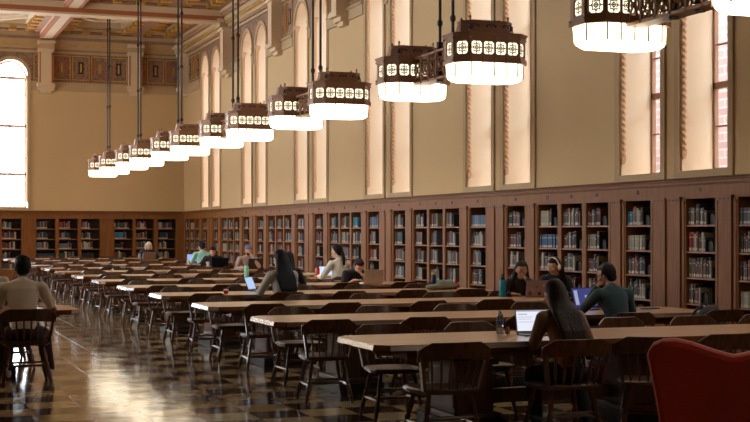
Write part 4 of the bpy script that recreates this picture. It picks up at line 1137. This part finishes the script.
# front table
laptop(5.27, 10.22, math.radians(-6), 'open silver laptop with a white page on screen on the front table', (120, 118, 116), ((225, 228, 240), 1.0, [(.06, .34, .78, .84), (.06, .5, .66, .69), (.06, .45, .56, .59), (.62, .9, .3, .8), (.06, .5, .42, .45), (0, 1, .93, 1)], (190, 196, 214)), 104, .31, .205)
x, y = at(500, 334)
M_pet = plain('clear_plastic', lin(170, 176, 180), .12, spec=.8, vary=.05)
nt = M_pet.node_tree; bs = [n for n in nt.nodes if n.type == 'BSDF_PRINCIPLED'][0]; bs.inputs['Transmission Weight'].default_value = .75; bs.inputs['Roughness'].default_value = .08
bottle('water_bottle', x, y, TT, [(.028, 0), (.033, .006), (.033, .05), (.030, .06), (.033, .07), (.033, .12), (.030, .128), (.032, .14), (.026, .165), (.013, .185), (.013, .195)],
       [M_pet, plain('white_cap', lin(220, 220, 220), .4), plain('blue_band', lin(60, 92, 150), .5)], 'clear plastic water bottle with blue label on the front table', capz=[(.015, .193), (.015, .208)], band=[(.0338, .085), (.0338, .118)])
x, y = at(506.5, 335)
m = MB(); m.ell((0, 0, .03), (.024, .02, .03), n=12); m.ell((0, 0, .058), (.015, .013, .012), n=10); o = m.build('snack', plain('snack_brown', lin(158, 112, 66), .7), remesh=.005); o.location = (x+.01, y, TT)
tag(o, 'small brown lump of food beside the clear water bottle', 'food')
# second table
_x, _y = at(594, 309.5)
laptop(_x, _y, math.radians(12), 'open laptop with a blue and purple screen before the dark teal jumper', (70, 60, 80), ((74, 76, 140), .7, [(.5, .95, .1, .62), (.05, .2, .1, .9)], (196, 208, 240)), 108, .36, .24)
x, y = at(650, 309)
o = MB().box(-.1, .1, -.06, .06, 0, .012).build('notebook', plain('dark_cover', lin(48, 44, 52), .5)); o.location = (x, y, TT); o.rotation_euler.z = .3
tag(o, 'small dark notebook lying near the end of the second table', 'notebook')
o = MB().box(-.11, .11, -.15, .15, 0, .004).build('paper', M_page); o.location = (6.82, 12.74, TT); o.rotation_euler.z = .2
tag(o, 'sheet of pale paper under the hand in dark teal', 'paper')
# third table
x, y = at(502.5, 296.8)
bottle('water_bottle', x, y, TT, [(.04, 0), (.045, .008), (.045, .2), (.038, .225), (.028, .232)], [plain('teal_steel', lin(26, 132, 158), .4, .1), M_black], 'tall blue steel water bottle with black loop cap on the third table',
       capz=[(.03, .23), (.032, .262), (.012, .268), (.012, .29), (.03, .295), (.028, .305)])
x, y = at(533, 297)
laptop(x, y, PI+.0, 'laptop seen from behind, lid covered in stickers, third table', (150, 126, 128), None, 102, .34, .22, dots=[(-.3, .3, .03, (180, 120, 130)), (-.1, .18, .025, (30, 30, 34)), (.2, .4, .022, (170, 150, 110)), (.32, .2, .03, (120, 70, 90)), (.05, .6, .02, (90, 110, 140)), (-.28, .7, .02, (200, 180, 170))])
# fourth table
bag = MB()
for (dx, dy, dz, a, b, c) in ((0, 0, .05, .2, .13, .055), (.14, .03, .06, .12, .11, .06), (-.16, -.02, .04, .14, .1, .045), (.02, .02, .1, .12, .09, .045)):
    bag.ell((dx, dy, dz), (a, b, c), n=14)
for v in range(len(bag.v)): q = bag.v[v]; bag.v[v] = (q[0], q[1], max(.002, q[2]))
x, y = at(443, 289.5)
o = bag.build('cloth_bag', plain('bag_greygreen', lin(122, 122, 104), .85, bump=.5, bscale=18, vary=.4, vscale=9), remesh=.012); o.location = (x, y, TT)
tag(o, 'crumpled grey-green cloth bag lying on the fourth table', 'bag')
m = MB(); m.ell((0, 0, .035), (.16, .07, .035), n=12); o = m.build('pouch', plain('pouch_teal', lin(70, 132, 124), .6), smooth=True); x2, y2 = at(447, 284); o.location = (x2, y2+.15, TT); tag(o, 'flat teal pouch behind the crumpled cloth bag', 'pouch')
o = MB().lathe([(.026, 0), (.03, .01), (.03, .12), (.02, .14)], 14).build('can', plain('red_can', lin(196, 52, 40), .5), smooth=35); x2, y2 = at(450, 289.5); o.location = (x2+.1, y2+.02, TT); tag(o, 'small red can at the end of the crumpled bag', 'can')
x, y = at(433.5, 285.5)
bottle('water_bottle', x, y, TT, [(.036, 0), (.04, .008), (.04, .17), (.034, .18)], [plain('navy_steel', lin(26, 34, 60), .4), plain('yellow_cap', lin(196, 176, 60), .5)], 'dark navy water bottle with yellow top behind the cloth bag', capz=[(.036, .18), (.036, .215), (.02, .22)])
x, y = at(259, 291)
laptop(x, y, math.radians(52), 'thin laptop seen nearly edge-on, pale blue screen, before the light grey sweater', (90, 90, 96), ((176, 200, 235), 1.0), 112, .30, .21)
x, y = at(226, 294)
o = MB().lathe([(.03, 0), (.036, .05)], 14).build('cup', plain('red_cup', lin(186, 46, 44), .5), smooth=35); o.location = (x, y, TT); MB().lathe([(.036, .05), (.037, .065), (.02, .07)], 14).build('lid', plain('white_lid', lin(225, 220, 214), .5), o, smooth=35)
tag(o, 'small red cup with white lid alone on the fourth table', 'cup')
# fifth table
x, y = at(371, 283.5)
laptop(x, y, PI-.04, 'silver laptop lid seen from behind next to the bent black T-shirt', (225, 206, 190), None, 104, .34, .235, dots=[(0, .5, .008, (110, 98, 90))])
x, y = at(345, 281)
o = MB().box(-.18, .18, -.12, .12, 0, .006).build('papers', M_page); o.location = (x, y, TT); o.rotation_euler.z = .1; tag(o, 'open white papers under the bent black T-shirt', 'paper')
# sixth table
x, y = at(317.5, 278)
bottle('water_bottle', x, y, TT, [(.04, 0), (.044, .008), (.044, .18), (.034, .2)], [plain('red_steel', lin(214, 60, 44), .4), plain('dark_cap', lin(60, 30, 30), .5)], 'bright red water bottle beside the lit laptop on the sixth table', capz=[(.03, .2), (.03, .24), (.015, .245)])
x, y = at(329, 277.5)
laptop(x, y, math.radians(12), 'laptop with bright white screen before the cream sweater', (110, 110, 116), ((214, 224, 244), 1.0), 106, .30, .21)
bag = MB()
for i in range(5): bag.ell((-.2+.1*i, .02*(i % 2), .04), (.12, .1, .05-.006*(i % 2)), n=12)
for v in range(len(bag.v)): q = bag.v[v]; bag.v[v] = (q[0], q[1], max(.002, q[2]))
x, y = at(308, 277)
o = bag.build('scarf', plain('cream_cloth', lin(206, 192, 164), .9, bump=.5, bscale=20), remesh=.012); o.location = (x, y, TT); tag(o, 'heap of cream cloth beside the red bottle', 'scarf')
x, y = at(246.5, 278.2)
bottle('water_bottle', x, y, TT, [(.04, 0), (.045, .01), (.045, .2), (.036, .215), (.036, .235), (.02, .24)], [plain('mint_steel', lin(136, 206, 176), .45)], 'mint green water bottle standing in front of the grey sweater')
# farther tables
x, y = at(254, 268.8)
laptop(x, y, PI, 'dark brown laptop seen from behind, before the knit hat', (66, 50, 44), None, 104, .36, .24)
x, y = at(237.5, 268)
bottle('drink_bottle', x, y, TT, [(.03, 0), (.034, .01), (.034, .15), (.014, .19), (.014, .21)], [plain('green_glass', lin(120, 150, 60), .3), M_black], 'yellow-green drink bottle beside the dark brown laptop', capz=[(.016, .208), (.016, .225)])
x, y = at(208, 267)
bottle('drink_cup', x, y, TT, [(.03, 0), (.042, .13)], [plain('pale_cup', lin(186, 186, 184), .3)], 'clear iced-drink cup beside the black laptop', 'cup', capz=None)
x, y = at(219, 267.5)
laptop(x, y, PI-.1, 'black laptop seen from behind on the ninth table', (26, 26, 32), None, 108, .42, .24)
x, y = at(193, 262.8)
laptop(x, y, -.2, 'laptop with bluish screen left of the mint T-shirt', (80, 80, 90), ((170, 180, 240), .9), 106, .34, .24)
x, y = at(188, 264)
bottle('paper_cup', x, y, TT, [(.03, 0), (.04, .1)], [plain('white_paper_cup', lin(214, 196, 186), .6)], 'white paper cup left of the bluish laptop', 'cup')
x, y = at(148.5, 260.2)
laptop(x, y, PI, 'tan laptop lid seen from behind before the blond hair', (160, 124, 92), None, 102, .38, .25)
for i, dx in enumerate((0, .13)):
    x, y = at(139.5, 260)
    bottle('drinking_bottle', x+dx, y, TT, [(.035, 0), (.04, .01), (.04, .17), (.03, .2)], [plain('smoky_plastic', lin(140, 146, 158), .3), M_black], 'smoky %s bottle left of the tan laptop by the end wall' % ('outer' if i == 0 else 'inner'), capz=[(.03, .2), (.03, .225)])
x, y = at(179, 261.5)
o = MB().box(-.16, .16, -.11, .11, 0, .03).build('book', M_book); o.color = lin(30, 62, 44); o.location = (x, y, TT); MB().box(-.155, .155, -.112, -.108, .004, .026).build('page_edges', M_page, o)
tag(o, 'dark green book lying flat on a far table', 'book')

# backpack on the end chair of the second table
r = empty('backpack', (8.42, Dn(1, .76)-.0, .456), .1)
m = MB(); m.ell((0, -.02, .19), (.19, .13, .2), n=18); m.ell((0, -.06, .13), (.2, .14, .14), n=18); m.ell((.04, .03, .3), (.13, .09, .09), n=14)
for v in range(len(m.v)): q = m.v[v]; m.v[v] = (q[0], q[1], max(.002, q[2]))
M_pack = plain('black_nylon', lin(26, 27, 32), .6, bump=.6, bscale=16, vary=.3)
m.build('sack', M_pack, r, remesh=.014)
m = MB(); m.ell((0, -.17, .13), (.13, .045, .1), n=14); m.build('front_pocket', M_pack, r, remesh=.012)
m = MB()
for i in range(8):
    a0, a1 = PI*i/8, PI*(i+1)/8; m.bar((-.05+.05*math.cos(a0), .02, .36+.05*math.sin(a0)), (-.05+.05*math.cos(a1), .02, .36+.05*math.sin(a1)), .012, n=6)
m.build('carry_loop', M_pack, r, smooth=True)
for s in (-1, 1):
    m = MB(); limb(m, [Vector((s*.08, .08, .36)), Vector((s*.1, .16, .28)), Vector((s*.13, .15, .12)), Vector((s*.14, .08, .04))], [.016]*4, 8); m.build('strap', M_pack, r, remesh=.008)
tag(r, 'black backpack slumped on the end chair of the second table', 'backpack')

# red armchair seen from behind at the near corner
M_red = plain('red_fabric', lin(204, 68, 58), .85, bump=.6, bscale=70, vary=.22, vscale=2.2, sheen=.3)
rr = empty('red_armchair', (4.92, 6.92, 0), math.radians(-35))
def slab(outline, y0, y1):
    n = len(outline); m = MB()
    m.add([(x, y0, z) for x, z in outline]+[(x, y1, z) for x, z in outline], [tuple(range(n)), tuple(range(n, 2*n))[::-1]]+[(i, (i+1)%n, (i+1)%n+n, i+n) for i in range(n)]); return m
up_ = []
hf = [(-.525, .88), (-.52, .92), (-.485, .955), (-.43, .98), (-.35, .985), (-.25, .965), (-.13, .925), (-.04, .90)]
ol = hf+[(0, .893)]+[(-x, z) for x, z in hf[::-1]]+[(.47, .6), (.40, .12), (-.40, .12), (-.47, .6)]
b = slab(ol, -.11, .07); b.build('backrest', M_red, rr, bevel=.05)
for s, x0 in ((-1, -.46), (1, .34)):
    m = MB(); m.box(x0, x0+.14, .06, .78, .12, .60); m.build('armrest', M_red, rr, bevel=.05)
m = MB(); m.box(-.32, .34, .06, .76, .14, .34); m.build('seat_base', M_red, rr, bevel=.03)
m = MB(); m.box(-.315, .335, .08, .78, .34, .47); m.build('seat_cushion', M_red, rr, bevel=.05)
for sx in (-.36, .36):
    for sy in (-.04, .7):
        MB().lathe([(.018, 0), (.03, .13)], 8, 0, Matrix.Translation((sx, sy, 0))).build('leg', M_chair, rr, smooth=40)
tag(rr, 'red upholstered armchair with a rounded high back at the near corner', 'armchair')
# ------------------------------------------------------------------ light
w = bpy.data.worlds.new('sky'); sc.world = w; w.use_nodes = True
N = w.node_tree.nodes; K = w.node_tree.links; bg = N['Background']
tc = N.new('ShaderNodeTexCoord'); sx = N.new('ShaderNodeSeparateXYZ'); K.new(tc.outputs['Generated'], sx.inputs[0])
mr = N.new('ShaderNodeMapRange'); mr.inputs[1].default_value = -.3; mr.inputs[2].default_value = .3; mr.inputs[3].default_value = 22; mr.inputs[4].default_value = 7   # bright sky on the sun's side
K.new(sx.outputs[0], mr.inputs[0]); K.new(mr.outputs[0], bg.inputs[1]); bg.inputs[0].default_value = (.80, .89, 1, 1)
def portal(x, y, z, rot, sx, sy):
    l = bpy.data.lights.new('window_daylight', 'AREA'); l.shape = 'RECTANGLE'; l.size = sx; l.size_y = sy; l.cycles.is_portal = True
    o = bpy.data.objects.new('window_daylight', l); C.objects.link(o); o.location = (x, y, z); o.rotation_euler = rot
for c in PAIRS:
    if c > 9: portal(XR+DD+.08, c, (SILL+7.6)/2, (0, PI/2, 0), 5.2, 2.8)
    if c > 20: portal(XL-DD-.08, c, (SILL+7.6)/2, (0, -PI/2, 0), 5.2, 2.8)
for x in (3.36, -1.79): portal(x, YF+DD+.08, (SILL+7.6)/2, (-PI/2, 0, 0), 2.8, 5.2)
vs = sc.view_settings; vs.view_transform = 'Standard'; vs.look = 'None'; vs.gamma = 1; vs.use_curve_mapping = False
vs.exposure = 0.14
cy = sc.cycles; cy.use_denoising = True; cy.max_bounces = 8; cy.diffuse_bounces = 5; cy.glossy_bounces = 4; cy.transparent_max_bounces = 8; cy.sample_clamp_indirect = 6
cy.caustics_reflective = False
